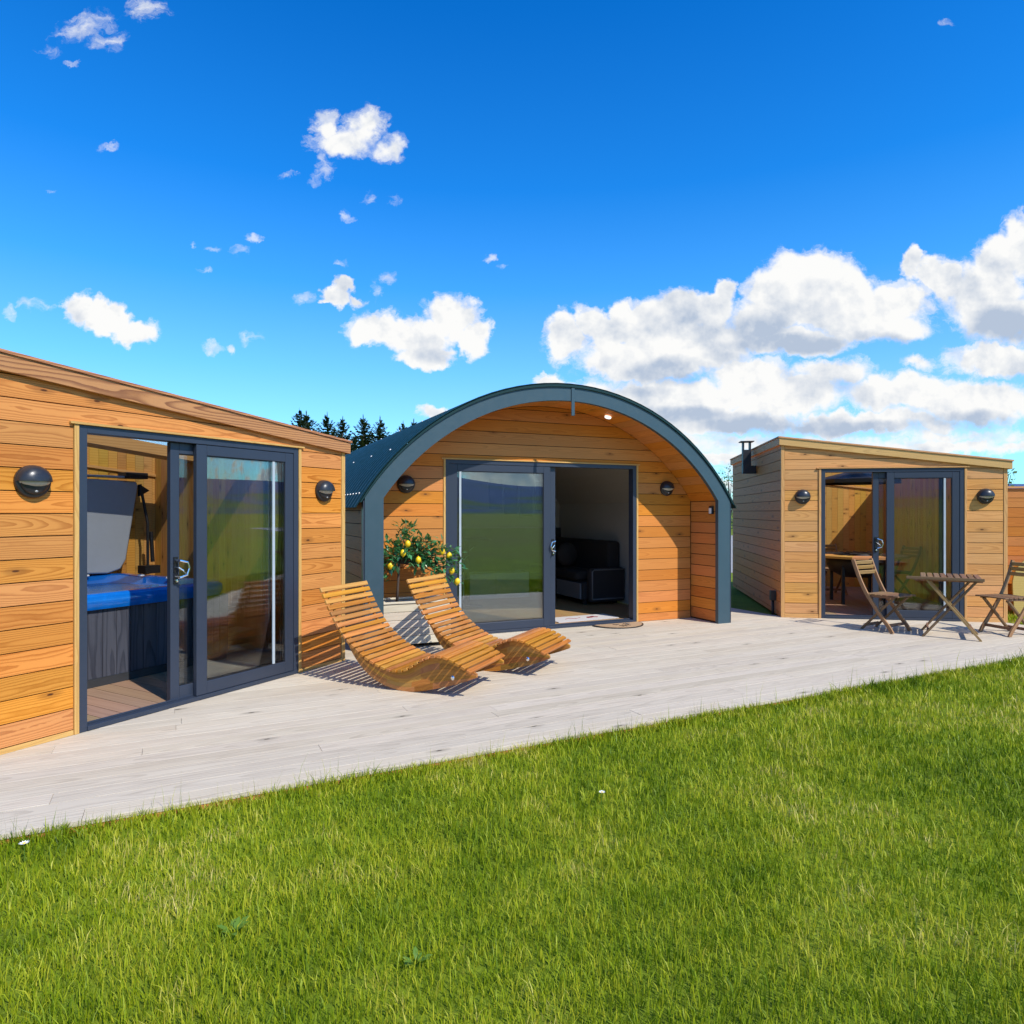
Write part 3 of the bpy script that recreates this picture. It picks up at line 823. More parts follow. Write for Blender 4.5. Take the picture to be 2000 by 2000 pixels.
# ------------------------------------------------------------------ arched pod
def arc(hw, zs, za, n=40):
    r = (hw*hw+(za-zs)**2)/(2*(za-zs)); zc = za-r; a = math.asin(hw/r)
    return [(r*math.sin(-a+2*a*i/n), zc+r*math.cos(-a+2*a*i/n)) for i in range(n+1)]
def pod():
    root = thing('arched_pod', 'curved timber pod with blue grey arch, metal roof and glazed sliding door', 'cabin', (PO[0],PO[1],0), PP)
    IN = arc(2.263, 1.65, 2.838); OUT = arc(2.463, 1.652, 3.0)
    RV = .545
    # arch frame: posts and the curved band, one closed profile
    b = MB(); n = len(IN)
    band = []
    y0, y1 = -.03, .028
    def strip(o0, o1, i0, i1):
        v = len(b.v)
        for (x, z) in (o0, o1, i1, i0):
            b.v.append(V(x,y0,z)); b.v.append(V(x,y1,z))
        u = [(0,0),(1,0),(1,1),(0,1)]
        b.face([v,v+6,v+4,v+2], u); b.face([v+1,v+3,v+5,v+7], u); b.face([v,v+2,v+3,v+1], u); b.face([v+4,v+6,v+7,v+5], u)
        return v
    strip((-2.463,0),(-2.463,1.652),(-2.263,0),(-2.263,1.65)); strip((2.463,1.652),(2.463,0),(2.263,1.65),(2.263,0))
    for i in range(n-1): strip(OUT[i], OUT[i+1], IN[i], IN[i+1])
    b.build('arch_frame', M['arch_paint'], root)
    b = MB()
    b.prism([(.015,2.66),(.06,2.66),(.06,3.0),(.015,3.0)], (0,-.042,0), (1,0,0), (0,0,1), (0,1,0), 0, .011)
    b.build('ridge_cover', M['arch_paint'], root, bevel=.004)
    b = MB()
    for s in (-1, 1): b.box(min(s*2.468, s*2.48), max(s*2.468, s*2.48), -.03, .06, 0, 1.62)
    b.build_each('post_edge', M['anthracite'], root)
    # recess lining: boards that run inwards
    b = MB(); N = M['larch_pod']
    RI = arc(2.275, 1.65, 2.85, 38)
    for (x0,z0),(x1,z1) in zip(RI[:-1], RI[1:]):
        d = V(x1-x0,0,z1-z0); c = V((x0+x1)/2,.03+RV/2-.012,(z0+z1)/2)
        nn = V(d.z,0,-d.x).normalized()
        b.obox(c-nn*.006, V(0,(RV-.024)/2,0), d*.5*.975, nn*.006)
    zz = .02
    while zz < 1.645:
        zt = min(zz+.146, 1.645)
        for s in (-1, 1): b.obox((s*2.281,.03+RV/2-.012,(zz+zt)/2), (0,(RV-.024)/2,0), (0,0,(zt-zz)/2-.003), (.006,0,0))
        zz += .149
    RB = arc(2.292, 1.65, 2.868, 38)
    for (x0,z0),(x1,z1) in zip(RB[:-1], RB[1:]):
        d = V(x1-x0,0,z1-z0); nn = V(d.z,0,-d.x).normalized()
        b.obox(V((x0+x1)/2,.03+RV/2,(z0+z1)/2)+nn*.0, V(0,RV/2-.014,0), d*.52, nn*.004, 1)
    for s in (-1, 1): b.box(min(s*2.289,s*2.30), max(s*2.289,s*2.30), .04, .56, 0, 1.65, 1)
    b.build('recess_lining', [N, M['shadow_gap']], root)
    # facade boards
    dl, dr, h = -1.381, 1.345, 2.133; jt = .03
    cv = [(-2.27,0),(2.27,0)]+[(x,z) for x, z in arc(2.27,1.65,2.845)][::-1]
    b = MB(); zb = .1085-.149; pitch = .149; g = .0035
    def row(xa, xb, za, zt):
        p = clip_convex([(xa,za),(xb,za),(xb,zt),(xa,zt)], cv)
        if len(p) >= 3: b.prism(p, (0,RV,0), (1,0,0), (0,0,1), (0,1,0), 0, .02, 0, bc=(za+zt)/2)
    ho = h+.002
    while zb < 2.85:
        za, zt = max(zb+g, .004), zb+pitch-g
        if zt <= ho: row(-2.26, dl-jt, za, zt); row(dr+jt, 2.26, za, zt)
        elif za > ho+.015: row(-2.26, 2.26, za, zt)
        else:
            if zt > ho+.025:
                p = clip_convex([(-2.26,za),(dl-jt,za),(dl-jt,ho+.016),(dr+jt,ho+.016),(dr+jt,za),(2.26,za),(2.26,zt),(-2.26,zt)], cv)
                b.prism(p, (0,RV,0), (1,0,0), (0,0,1), (0,1,0), 0, .02, 0, bc=(za+zt)/2)
            else: row(-2.26, dl-jt, za, zt); row(dr+jt, 2.26, za, zt)
        zb += pitch
    for p in ([(-2.27,.005),(dl-.002,.005),(dl-.002,3),(-2.27,3)], [(dr+.002,.005),(2.27,.005),(2.27,3),(dr+.002,3)], [(dl-.002,h+.002),(dr+.002,h+.002),(dr+.002,3),(dl-.002,3)]):
        b.prism(clip_convex(p, cv), (0,RV,0), (1,0,0), (0,0,1), (0,1,0), .0215, .085, 1)
    b.build('front_wall', [M['larch_pod'], M['shadow_gap']], root)
    b = MB(); b.box(dl-jt+.003, dl-.001, RV-.012, RV+.03, 0, h); b.box(dr+.001, dr+jt-.003, RV-.012, RV+.03, 0, h)
    b.box(dl-.05, dr+.05, RV-.022, RV+.03, h+.001, h+.016)
    b.build_each('door_trim', M['larch_trim'], root, bevel=.002)
    # door, modelled about the facade plane
    d = bpy.data.objects.new('sliding_door_unit', None)
    col.objects.link(d); d.parent = root; d.location = (0,RV,0)
    holder = d
    sub = []
    before = set(o.name for o in col.objects)
    sliding_door(holder, dr-dl, h, (-1.327,.031), -1.225, .128, M['glass_pod'], xs=dl)
    # fold the helper away: the door pieces hang straight from the pod
    for o in list(holder.children):
        o.parent = root; o.location = (0,RV,0)
    bpy.data.objects.remove(holder)
    # corrugated sheet roof
    b = MB(); hw = 2.56; L = 7.2; rr_ = 2.944; zc = .092
    a0 = math.asin(hw/rr_); na = 36; ny = int(L/.02125)
    for j in range(ny+1):
        y = -.045+L*j/ny
        ph = (y/.17) % 1.0
        ph = abs(ph-.5)*2
        bump_ = .013*min(1, max(0, (ph-.35)/.3))
        for i in range(na+1):
            a = -a0+2*a0*i/na; r_ = rr_+bump_
            b.v.append(V(r_*math.sin(a), y, zc+r_*math.cos(a)))
    for j in range(ny):
        for i in range(na):
            b.face([j*(na+1)+i, j*(na+1)+i+1, (j+1)*(na+1)+i+1, (j+1)*(na+1)+i], [(0,0)]*4)
    ro = b.build('roof', M['roof_metal'], root)
    s = ro.modifiers.new('solid', 'SOLIDIFY'); s.thickness = .006; s.offset = -1
    b = MB(); OT = arc(2.52,1.60,3.028); ot2 = arc(2.50,1.605,3.0)
    for i in range(len(OT)-1):
        v = len(b.v)
        for (x, z) in (OT[i], OT[i+1], ot2[i+1], ot2[i]):
            b.v.append(V(x,-.05,z)); b.v.append(V(x,.0,z))
        u = [(0,0)]*4
        b.face([v,v+6,v+4,v+2], u); b.face([v+1,v+3,v+5,v+7], u); b.face([v,v+2,v+3,v+1], u); b.face([v+4,v+6,v+7,v+5], u)
    b.build('roof_edge_trim', M['roof_metal'], root)
    b = MB()
    for yy in [.17*k+.0 for k in range(1, 40, 1)]:
        a = math.asin(.965*hw/rr_)
        b.lathe([(.011,0),(.009,.008),(0,.011)], (-(rr_+.013)*math.sin(a), yy, zc+(rr_+.013)*math.cos(a)), (-math.sin(a),0,math.cos(a)), 8)
    for a_ in (.60,.30):
        for yy in (.51,1.53,2.72,3.91,5.1):
            a = a0*(1-a_*.9)
            b.lathe([(.012,0),(.010,.008),(0,.012)], (-(rr_+.013)*math.sin(a), yy, zc+(rr_+.013)*math.cos(a)), (-math.sin(a),0,math.cos(a)), 8)
    b.build_each('roof_screw', M['alu'], root)
    # side walls and rear
    for s in (-1, 1):
        b = MB(); zz = .03
        while zz < 1.62:
            zt = min(zz+.146, 1.63)
            b.obox((s*2.43,.06+3.5,(zz+zt)/2), (0,3.5,0), (0,0,(zt-zz)/2-.002), (.01,0,0)); zz += .149
        b.box(min(s*2.41,s*2.36), max(s*2.41,s*2.36), .06, 7.06, .0, 1.63, 1)
        b.build('side_wall', [M['larch_side'], M['shadow_gap']], root)
    b = MB()
    cv2 = [(-2.42,0),(2.42,0)]+[(x,z) for x, z in arc(2.42,1.64,2.97)][::-1]
    b.prism(cv2, (0,7.02,0), (1,0,0), (0,0,1), (0,1,0), 0, .04); b.build('rear_wall', M['larch_side'], root)
    # interior
    b = MB(); x = -2.1
    while x < 2.1:
        b.box(x, min(x+.193, 2.1), RV+.11, 6.5, .012, .034); x += .195
    # floorboards run to the back
    b.build('floor', M['laminate'], root)
    b = MB(); IA = arc(2.12,1.65,2.70,24)
    for (x0,z0),(x1,z1) in zip(IA[:-1], IA[1:]):
        b.quad((x0,RV+.09,z0),(x1,RV+.09,z1),(x1,6.5,z1),(x0,6.5,z0))
    for s in (-1, 1): b.box(min(s*2.12,s*2.15), max(s*2.12,s*2.15), RV+.09, 6.5, .03, 1.66)
    b.build('interior_lining', M['white_paint'], root)
    b = MB(); cv3 = [(-2.12,.03),(2.12,.03)]+[(x,z) for x, z in IA][::-1]
    b.prism(cv3, (0,4.22,0), (1,0,0), (0,0,1), (0,1,0), 0, .05); b.build('partition', M['white_paint'], root)
    b = MB(); b.box(-2.11, 2.11, 4.15, 4.215, .035, 1.205); b.build('dado_panel', M['counter'], root)
    nn = V(-.277,0,-.961); b = MB(); b.lathe([(0,.014),(.034,.013),(.042,.008),(.044,-.01)], V(.74,.30,2.725), nn, 20)
    b.build('downlight', M['lamp_glow'], root, smooth=True)
    return root
pod()
wall_light(loc(PO, PP, -1.868, .545, 1.825), PP, 'wall light on the pod front above the lemon tree')
wall_light(loc(PO, PP, 1.842, .545, 1.828), PP, 'wall light on the pod front, right of its open door')
ks = thing('key_safe', 'small grey and black key safe high inside the right edge of the arch', 'key safe', loc(PO, PP, 2.268, .10, 1.47), PP)
b = MB(); b.box(-.03, 0, -.035, .035, 0, .11); b.build('body', M['black'], ks, bevel=.006)
b = MB(); b.box(-.038, -.0305, -.024, .024, .008, .085); b.build('shutter', M['alu'], ks, bevel=.004)

# ------------------------------------------------------------------ things inside the pod
def pin(name, label, cat, u, v, z=.034, rz=0, group=None): return thing(name, label, cat, loc(PO, PP, u, v, z), PP+rz, group)
t = pin('sofa', 'dark sofa with grey end panels inside the arched pod', 'sofa', 1.75, 3.05)
b = MB(); b.box(-.36,.34,-.98,1.0,.08,.36); b.build('seat_base', M['sofa'], t, bevel=.03)
b = MB(); b.box(-.38,.10,-.78,.10,.365,.52); b.box(-.38,.10,.12,.98,.365,.52); b.build('seat_cushion', M['sofa'], t, bevel=.05, seg=3)
b = MB(); b.box(.11,.345,-.98,1.0,.37,1.0); b.build('backrest', M['sofa'], t, bevel=.06, seg=3)
b = MB(); b.box(-.30,.34,-1.12,-.985,.05,.58); b.build('armrest', M['sofa'], t, bevel=.04, seg=3)
b = MB(); 
b.tube([(-.27,-1.125,.10),(-.27,-1.125,.53),(-.24,-1.125,.56),(.32,-1.125,.56)], .011, 6); b.tube([(-.27,-1.125,.10),(.30,-1.125,.10)], .014, 6)
b.build('piping', M['sofa_grey'], t, smooth=True)
b = MB(); b.box(-.392,-.364,-.95,-.15,.09,.34); b.build('front_panel', M['sofa_grey'], t, bevel=.008)
b = MB(); 
for yy in (-.9,.9):
    for xx in (-.28,.28): b.box(xx-.03, xx+.03, yy-.03, yy+.03, 0, .079)
b.build_each('foot', M['black'], t)
b = MB(); b.lathe([(0,.0),(.16,.02),(.2,.07),(.16,.13),(0,.15)], (0,0,0), (0,1,0), 18)
c = pin('cushion', 'round dark cushion leaning on the sofa inside the pod', 'cushion', 1.52, 2.75, .79); b.build('cushion_body', M['sofa'], c, smooth=True)
t = pin('low_cabinet', 'low pale two door cabinet seen through the pod glass', 'cabinet', .35, 3.35)
b = MB(); b.box(-.62,.62,-.19,.19,.03,.45); b.build('carcass', M['cabinet'], t, bevel=.004)
for s in (-1,1):
    b = MB(); b.box(min(s*.008,s*.61), max(s*.008,s*.61), -.212, -.192, .04, .44); b.build('door', M['cabinet'], t, bevel=.003)
t = pin('pedestal_table', 'dark tall pedestal table seen through the pod glass', 'table', -.35, 2.6)
b = MB(); b.lathe([(0,1.03),(.36,1.03),(.36,1.06),(0,1.06)], (0,0,0), (0,0,1), 28); b.build('tabletop', M['counter'], t)
b = MB(); b.tube([(0,0,.02),(0,0,1.03)], .045, 10); b.build('column', M['black'], t, smooth=True)
b = MB(); b.lathe([(0,0),(.24,0),(.24,.015),(.05,.03)], (0,0,0), (0,0,1), 24); b.build('foot', M['black'], t)
for k, (u, z1) in enumerate(((.79,2.105),(1.10,2.015),(1.41,1.97),(1.74,2.07))):
    t = pin('wall_picture', ['leftmost and highest', 'second from the left', 'third and lowest', 'rightmost'][k]+' of the four tall dark pictures inside the pod', 'picture', u, 4.20, z1-.55, group='tall pictures on the pod wall')
    b = MB(); b.box(-.13,.13,-.001,.014,0,.55); b.build('frame', M['black'], t, bevel=.002)
    b = MB(); b.box(-.122,.122,-.006,-.002,.008,.542); b.build('print', M['pic'], t)
t = pin('door_mat', 'pale rectangular mat with a red print just inside the pod door', 'door mat', .72, .93, .035, math.radians(2))
b = MB(); b.box(-.48,.48,-.19,.19,0,.008); b.build('pile', M['mat_light'], t)
b = MB()
for (x, y, r_) in ((.12,0,.045),(.17,.015,.04),(.22,-.01,.03),(.08,-.03,.02),(.20,.05,.02)): b.lathe([(0,.0095),(r_,.0095),(r_,.008)], (x,y,0), (0,0,1), 14)
b.tube([(-.28,-.02,.0088),(-.2,.03,.0088),(-.12,-.03,.0088),(-.02,.02,.0088)], .004, 4)
b.build('print', M['red'], t)
t = thing('half_round_doormat', 'half round brown coir mat outside the pod door', 'door mat', loc(PO, PP, .99, .49, .001), PP)
hm = [(-.37,0)]+[(-.37*math.cos(PI*i/24), -.33*math.sin(PI*i/24)) for i in range(1,24)]+[(.37,0)]
b = MB(); b.prism(hm, (0,0,0), (1,0,0), (0,1,0), (0,0,1), 0, .010); b.build('rubber_border', M['black'], t)
b = MB(); b.prism([(x*.93, y*.93-.006) for x, y in hm], (0,0,0), (1,0,0), (0,1,0), (0,0,1), .0101, .016); b.build('coir_pile', M['coir'], t)
b = MB()
for pts in ([(-.10,-.07),(-.07,-.12),(-.02,-.09)], [(.05,-.08),(.10,-.13),(.07,-.18)], [(-.01,-.16),(.0,-.26)], [(-.06,-.17),(-.05,-.26)], [(.10,-.07),(.16,-.09)], [(.03,-.16),(.08,-.22)]):
    b.tube([(x,y,.0165) for x, y in pts], .006, 5)
b.build_each('printed_line', M['black'], t)

# ------------------------------------------------------------------ hot tub hut contents
def lin(name, label, cat, u, v, z=.031, rz=0, group=None): return thing(name, label, cat, loc(LA, LP, u, v, z), LP+rz, group)
def rrect(hx, hy, r, n=6):
    p = []
    for cx, cy, a0 in ((hx-r,hy-r,0),(-hx+r,hy-r,PI/2),(-hx+r,-hy+r,PI),(hx-r,-hy+r,1.5*PI)):
        for i in range(n+1):
            a = a0+PI/2*i/n; p.append((cx+r*math.cos(a), cy+r*math.sin(a)))
    return p
def hot_tub():
    t = lin('hot_tub', 'blue acrylic hot tub with dark grey panelled skirt', 'hot tub', .97, 1.92)
    hx, hy = 1.01, .93
    b = MB(); w = .12
    x = -hx+.06
    while x < hx-.07:
        b.box(x+.002, x+w-.002, -hy+.03, -hy+.05, .07, .645); b.box(x+.002, x+w-.002, hy-.05, hy-.03, .07, .645); x += w
    y = -hy+.06
    while y < hy-.07:
        for s in (-1,1): b.obox((s*(hx-.04), y+w/2, .357), (.01,0,0), (0,w/2-.002,0), (0,0,.288))
        y += w
    b.build('skirt', M['skirt'], t)
    b = MB(); b.box(-hx+.051, hx-.051, -hy+.051, hy-.051, .04, .64); b.box(-hx+.02, hx-.02, -hy+.02, hy-.02, 0, .068)
    for sx in (-1,1):
        for sy in (-1,1): b.box(sx*(hx-.055)-.045, sx*(hx-.055)+.045, sy*(hy-.055)-.045, sy*(hy-.055)+.045, .068, .646)
    b.build('base', M['cover_edge'], t)
    # moulded shell: lip, rim, seats, basin
    b = MB(); secs = [(1.0,.65,0),(1.015,.70,0),(1.01,.755,0),(.985,.78,0),(.93,.785,0),(.87,.765,0),(.82,.72,0),(.74,.70,.5),(.68,.50,.5),(.4,.40,.2),(.05,.38,0)]
    n = 0
    for (k, z, wv) in secs:
        p = rrect(hx*k, hy*k, min(.2, hy*k*.9), 8); n = len(p)
        for i, (x, y) in enumerate(p):
            a = math.atan2(y, x); s = 1+.10*wv*math.cos(4*a+.6)
            dip = -.022*max(0, math.sin(3*a+.9))**2 if .8 < k < 1.0 else 0
            b.v.append(V(x*s, y*s, z+.03*wv*math.cos(4*a)+dip))
    for k in range(len(secs)-1):
        for i in range(n):
            j = (i+1) % n
            b.face([k*n+i, k*n+j, (k+1)*n+j, (k+1)*n+i], [(0,0)]*4)
    b.build('shell', M['acrylic'], t, smooth=True)
    b = MB(); b.prism(rrect(hx*.80, hy*.80, .18, 6), (0,0,0), (1,0,0), (0,1,0), (0,0,1), .68, .705); b.build('water', M['water'], t)
    for (x, y, rz) in ((-.1,hy*.80,0),(.62,-hy*.86,0),(-.75,.0,PI/2)):
        b = MB(); b.obox((x,y,.79), (.17*math.cos(rz),.17*math.sin(rz),0), (-.055*math.sin(rz),.055*math.cos(rz),0), (0,0,.028)); b.build('headrest', M['pillow'], t, bevel=.022, seg=3)
    b = MB()
    for (x, y) in ((.3,-.80),(.1,.80),(.55,.78),(.85,-.2),(.86,.3),(-.4,-.8)):
        b.lathe([(.035,0),(.03,.014),(.0,.017)], (x,y,.783), (0,0,1), 14)
    b.build_each('control_knob', M['alu'], t, smooth=True)
    return t
hot_tub()
t = lin('tub_cover', 'folded grey hot tub cover standing up behind the tub', 'tub cover', 1.35, 2.72, .82)
prof = [(-.80,.06),(.42,.0),(.56,.04),(.62,.14),(.76,.98),(.74,1.03),(-.80,1.06)]
b = MB(); b.prism(prof, (0,0,0), (1,0,0), (0,0,1), (0,1,0), 0, .05); b.build('panel', M['cover_grey'], t, bevel=.02, seg=3)
b = MB(); b.prism([(x*1.0+.035*(x > 0), z) for x, z in prof], (0,0,0), (1,0,0), (0,0,1), (0,1,0), .052, .13); b.build('panel_back', M['cover_edge'], t, bevel=.02, seg=3)
b = MB(); b.box(-.8,.60,-.01,.13,1.062,1.085); b.build('fold_flap', M['cover_grey'], t, bevel=.008)
b = MB(); b.box(.60,.86,-.03,.13,1.06,1.13); b.prism([(.78,1.0),(.90,.93),(.78,.86)], (0,0,0), (1,0,0), (0,0,1), (0,1,0), .0, .05); b.build('strap', M['black'], t, bevel=.006)
b = MB(); b.tube([(.86,-.02,-.04),(.86,-.02,.55),(.80,.03,1.0)], .016, 8); b.tube([(.92,-.02,.10),(.90,-.02,.45)], .022, 8); b.box(.79,.97,-.09,.06,-.03,.06); b.build('lifter_arm', M['black'], t)
t = lin('tub_step', 'small slatted wooden step beside the hot tub, seen through the glass', 'step', 2.22, 1.42)
b = MB()
for y0, y1, zt in ((-.30,0,.22),(.0,.30,.44)):
    b.box(-.2,.2,y0,y1-.004,zt-.03,zt); b.box(-.2,-.17,y0+.01,y1-.01,0,zt-.031); b.box(.17,.2,y0+.01,y1-.01,0,zt-.031)
b.build('treads', M['larch_trim'], t, bevel=.004)
b = MB()
for k in range(4): b.box(-.168,.168,-.295,-.278,.01+k*.045,.045+k*.045); b.box(-.168,.168,.006,.022,.225+k*.045,.26+k*.045)
b.build('risers', M['larch_trim'], t)

# ------------------------------------------------------------------ sun loungers
TOP = [(-.828,.83),(-.777,.733),(-.722,.632),(-.667,.543),(-.61,.465),(-.55,.40),(-.482,.345),(-.40,.287),(-.30,.236),(-.2,.197),(-.1,.176),(.014,.188),(.1,.231),(.17,.276),(.25,.313),(.325,.330),(.40,.325),(.487,.297),(.586,.251),(.66,.214)]
BOT = [(.70,.195),(.62,.158),(.478,.105),(.335,.062),(.2,.028),(.1,.008),(0,.0),(-.1,.008),(-.2,.03),(-.30,.066),(-.38,.115),(-.469,.195),(-.54,.285),(-.60,.385),(-.68,.52),(-.76,.665),(-.838,.81)]
def smooth_line(p, n=6):
    out = []
    for i in range(len(p)-1):
        p0, p1, p2, p3 = p[max(i-1,0)], p[i], p[i+1], p[min(i+2,len(p)-1)]
        for k in range(n):
            s = k/n
            out.append(tuple(.5*((2*p1[a])+(-p0[a]+p2[a])*s+(2*p0[a]-5*p1[a]+4*p2[a]-p3[a])*s*s+(-p0[a]+3*p1[a]-3*p2[a]+p3[a])*s**3) for a in (0,1)))
    out.append(p[-1]); return out
def lounger(C, th, label):
    t = thing('sun_lounger', label, 'sun lounger', (C[0],C[1],0), th, 'slatted wooden rocking loungers')
    w = .69; top = smooth_line(TOP); bot = smooth_line(BOT)
    # side panels of glued strips: three boards per side
    def panel(y0):
        b = MB(); ln = top
        m = len(ln)
        lo = []
        for (x, z) in ln:
            # height of the rocker edge under this point
            best = None
            for (a, c) in zip(bot[:-1], bot[1:]):
                if (a[0]-x)*(c[0]-x) <= 0 and abs(a[0]-c[0]) > 1e-6:
                    zz = a[1]+(c[1]-a[1])*(x-a[0])/(c[0]-a[0]); best = zz if best is None else min(best, zz)
            lo.append((x, best if best is not None else z-.03))
        nst = 5
        for k in range(nst):
            f0, f1 = k/nst, (k+1)/nst
            i = 0; r_ = R
            while i < m-1:
                j = min(m-1, i+r_.choice((14,18,23,30)))
                if m-1-j < 6: j = m-1
                for q in range(i, j):
                    pass
                v = len(b.v); cnt = j-i+1
                for q in range(i, j+1):
                    xx, zt = ln[q]; zl_ = lo[q][1]
                    zt2 = zt-.012
                    for yy in (y0, y0+.026):
                        b.v.append(V(xx, yy, zl_+(zt2-zl_)*f0)); b.v.append(V(xx, yy, zl_+(zt2-zl_)*f1))
                for q in range(cnt-1):
                    a = v+q*4; u0, u1 = q*.05, q*.05+.05
                    b.face([a,a+4,a+5,a+1], [(u0,0),(u1,0),(u1,.05),(u0,.05)])
                    b.face([a+2,a+3,a+7,a+6], [(u0,0),(u0,.05),(u1,.05),(u1,0)])
                    b.face([a,a+2,a+6,a+4], [(u0,0),(u0,.03),(u1,.03),(u1,0)])
                    b.face([a+1,a+5,a+7,a+3], [(u0,0),(u1,0),(u1,.03),(u0,.03)])
                for a, fl in ((v,0),(v+(cnt-1)*4,1)):
                    q_ = [a,a+1,a+3,a+2]
                    b.face(q_ if not fl else q_[::-1], [(0,0),(0,.05),(.03,.05),(.03,0)])
                i = j
        return b.build('side_panel', M['acacia_panel'], t)
    panel(.07); panel(w-.096)
    # slats laid along the curve at even spacing
    L = [0]
    for a, c in zip(top[:-1], top[1:]): L.append(L[-1]+math.dist(a, c))
    b = MB(); pitch = .0575; s = .018; rg = random.Random(4)
    while s < L[-1]-.01:
        i = max(k for k in range(len(L)) if L[k] <= s); i = min(i, len(top)-2)
        f = (s-L[i])/(L[i+1]-L[i]); p = [top[i][a]+(top[i+1][a]-top[i][a])*f for a in (0,1)]
        d = V(top[i+1][0]-top[i][0],0,top[i+1][1]-top[i][1]).normalized(); nn = V(-d.z,0,d.x)
        b.obox(V(p[0],w/2+rg.uniform(-.002,.002),p[1])-nn*.0005, V(0,w/2,0), d*.0205, nn*.011); s += pitch
    b.build('slats', M['acacia'], t, bevel=.003, seg=1)
    b = MB()
    for (x, z) in ((-.62,.43),(.03,.10),(.52,.20)): b.box(x-.018, x+.018, .0965, w-.0965, z-.025, z+.025)
    b.build_each('cross_rail', M['acacia_panel'], t)
    b = MB()
    for yy, s_ in ((.07,-1),(w-.07,1)): b.lathe([(.019,0),(.019,.004),(.010,.010),(0,.011)], (.445,yy,.155), (0,s_,0), 14)
    b.build_each('bolt', M['chrome'], t)
    return t
lounger((-.919,5.559), -.40, 'slatted wooden rocking lounger, the nearer one, beside the hot tub hut')
lounger((-.290,6.28), -.44, 'slatted wooden rocking lounger, the farther one, in front of the lemon tree')

# ------------------------------------------------------------------ planter and lemon tree
t = thing('planter_box', 'long whitewashed board planter in the porch corner behind the loungers', 'planter', loc(PO, PP, -1.86, .285, 0), PP)
b = MB(); hw, hd = .385, .215
for k in range(5):
    z0 = .045+k*.09; z1 = z0+.086
    b.box(-hw, hw, -hd, -hd+.02, z0, z1); b.box(-hw, hw, hd-.02, hd, z0, z1)
    for s in (-1,1): b.obox((s*(hw-.011),0,(z0+z1)/2), (.010,0,0), (0,hd-.021,0), (0,0,.043))
b.build('boards', M['planter'], t, bevel=.003, seg=1)
b = MB(); b.box(-hw-.012, hw+.012, -hd-.012, -hd+.045, .4955, .515); b.box(-hw-.012, hw+.012, hd-.045, hd+.012, .4955, .515)
for s in (-1,1): b.box(min(s*(hw+.012),s*(hw-.045)), max(s*(hw+.012),s*(hw-.045)), -hd+.046, hd-.046, .4955, .515)
b.build('top_rim', M['planter'], t, bevel=.003, seg=1)
b = MB(); b.box(-hw+.022, hw-.022, -hd+.021, hd-.021, .05, .47); b.build('soil', M['soil'], t)
b = MB()
for sx in (-1,1):
    for sy in (-1,1): b.box(sx*(hw-.06)-.03, sx*(hw-.06)+.03, sy*(hd-.06)-.03, sy*(hd-.06)+.03, 0, .0445)
b.build_each('foot', M['black'], t)
def lemon_tree():
    X0 = loc(PO, PP, -2.05, .25, .47)
    t = thing('lemon_tree', 'small lemon tree with yellow fruit growing from the porch planter', 'tree', X0, PP)
    r = random.Random(21)
    b = MB()
    b.tube([(0,0,0),(.012,.0,.18),(.022,.0,.36),(.03,.01,.46)], [.016,.014,.013,.015], 8)
    tips = []
    K = V(.03,.01,.46)
    ends = [(-.16,-.02,.54),(-.06,.02,.70),(.06,-.05,.88),(.14,.05,.84),(.22,.0,.72),(.34,-.08,.74),(.40,.02,.62),(.52,-.10,.56),(.62,-.14,.60),(.66,-.20,.42),(.60,-.16,.30),(.30,-.06,.50),(.18,-.10,.52),(-.14,-.10,.36),(-.19,.0,.44),(.44,-.12,.44),(.05,-.09,.62),(.28,.05,.58),(.70,-.2,.52),(.02,-.07,.54),(.67,-.22,.20),(.60,-.22,.36),(.5,-.16,.48),(-.08,-.10,.50),(.36,-.1,.44),(.44,-.14,.66)]
    br = []
    for e in ends:
        e = V(*e); m1 = K.lerp(e,.35)+V(0,0,.05); m2 = K.lerp(e,.7)+V(0,0,.05)
        pts = [K, m1, m2, e]; b.tube(pts, [.008,.006,.004,.002], 5); br.append(pts)
    b.build('trunk', M['bark'], t, smooth=True)
    lf = MB()
    def leaf(p, d, L, w):
        d = d.normalized(); sd = d.cross(V(r.uniform(-.4,.4), r.uniform(-.4,.4), 1)).normalized(); up = sd.cross(d)
        m = p+d*L*.45-up*L*.03; tip = p+d*L-up*L*.14
        lf.v += [p, m+sd*w*.5+up*w*.12, tip, m-sd*w*.5+up*w*.12, m]
        k = len(lf.v)-5
        lf.face([k,k+4,k+1],[(0,0)]*3); lf.face([k+4,k+2,k+1],[(0,0)]*3); lf.face([k,k+3,k+4],[(0,0)]*3); lf.face([k+4,k+3,k+2],[(0,0)]*3)
    for pts in br:
        for k in range(38):
            f = r.uniform(.30,1.04); i = min(2, int(f*3)); p = pts[i].lerp(pts[i+1], min(1.1, f*3-i))
            p = p+V(r.gauss(0,.036), r.gauss(0,.036), r.gauss(0,.032))
            d = (pts[3]-pts[0]).normalized()*.5+V(r.gauss(0,.6), r.gauss(0,.6), r.gauss(.05,.5))
            leaf(p, d, r.uniform(.065,.12), r.uniform(.028,.048))
    lf.build('foliage', M['lemon_leaf'], t)
    for (x, y, z) in ((.03,-.14,.58),(-.10,-.12,.44),(.09,-.14,.68),(.48,-.16,.59),(.56,-.17,.54),(.58,-.22,.37),(.64,-.23,.25),(.21,-.14,.50)):
        lm = MB(); ax = V(r.uniform(-.2,.2), r.uniform(-.2,.2), -1)
        lm.lathe([(0,0),(.009,.004),(.025,.018),(.033,.040),(.030,.060),(.016,.076),(.007,.085),(0,.089)], (x,y,z+.04), ax, 14)
        lm.build('lemon', M['lemon'], t, smooth=True)
lemon_tree()

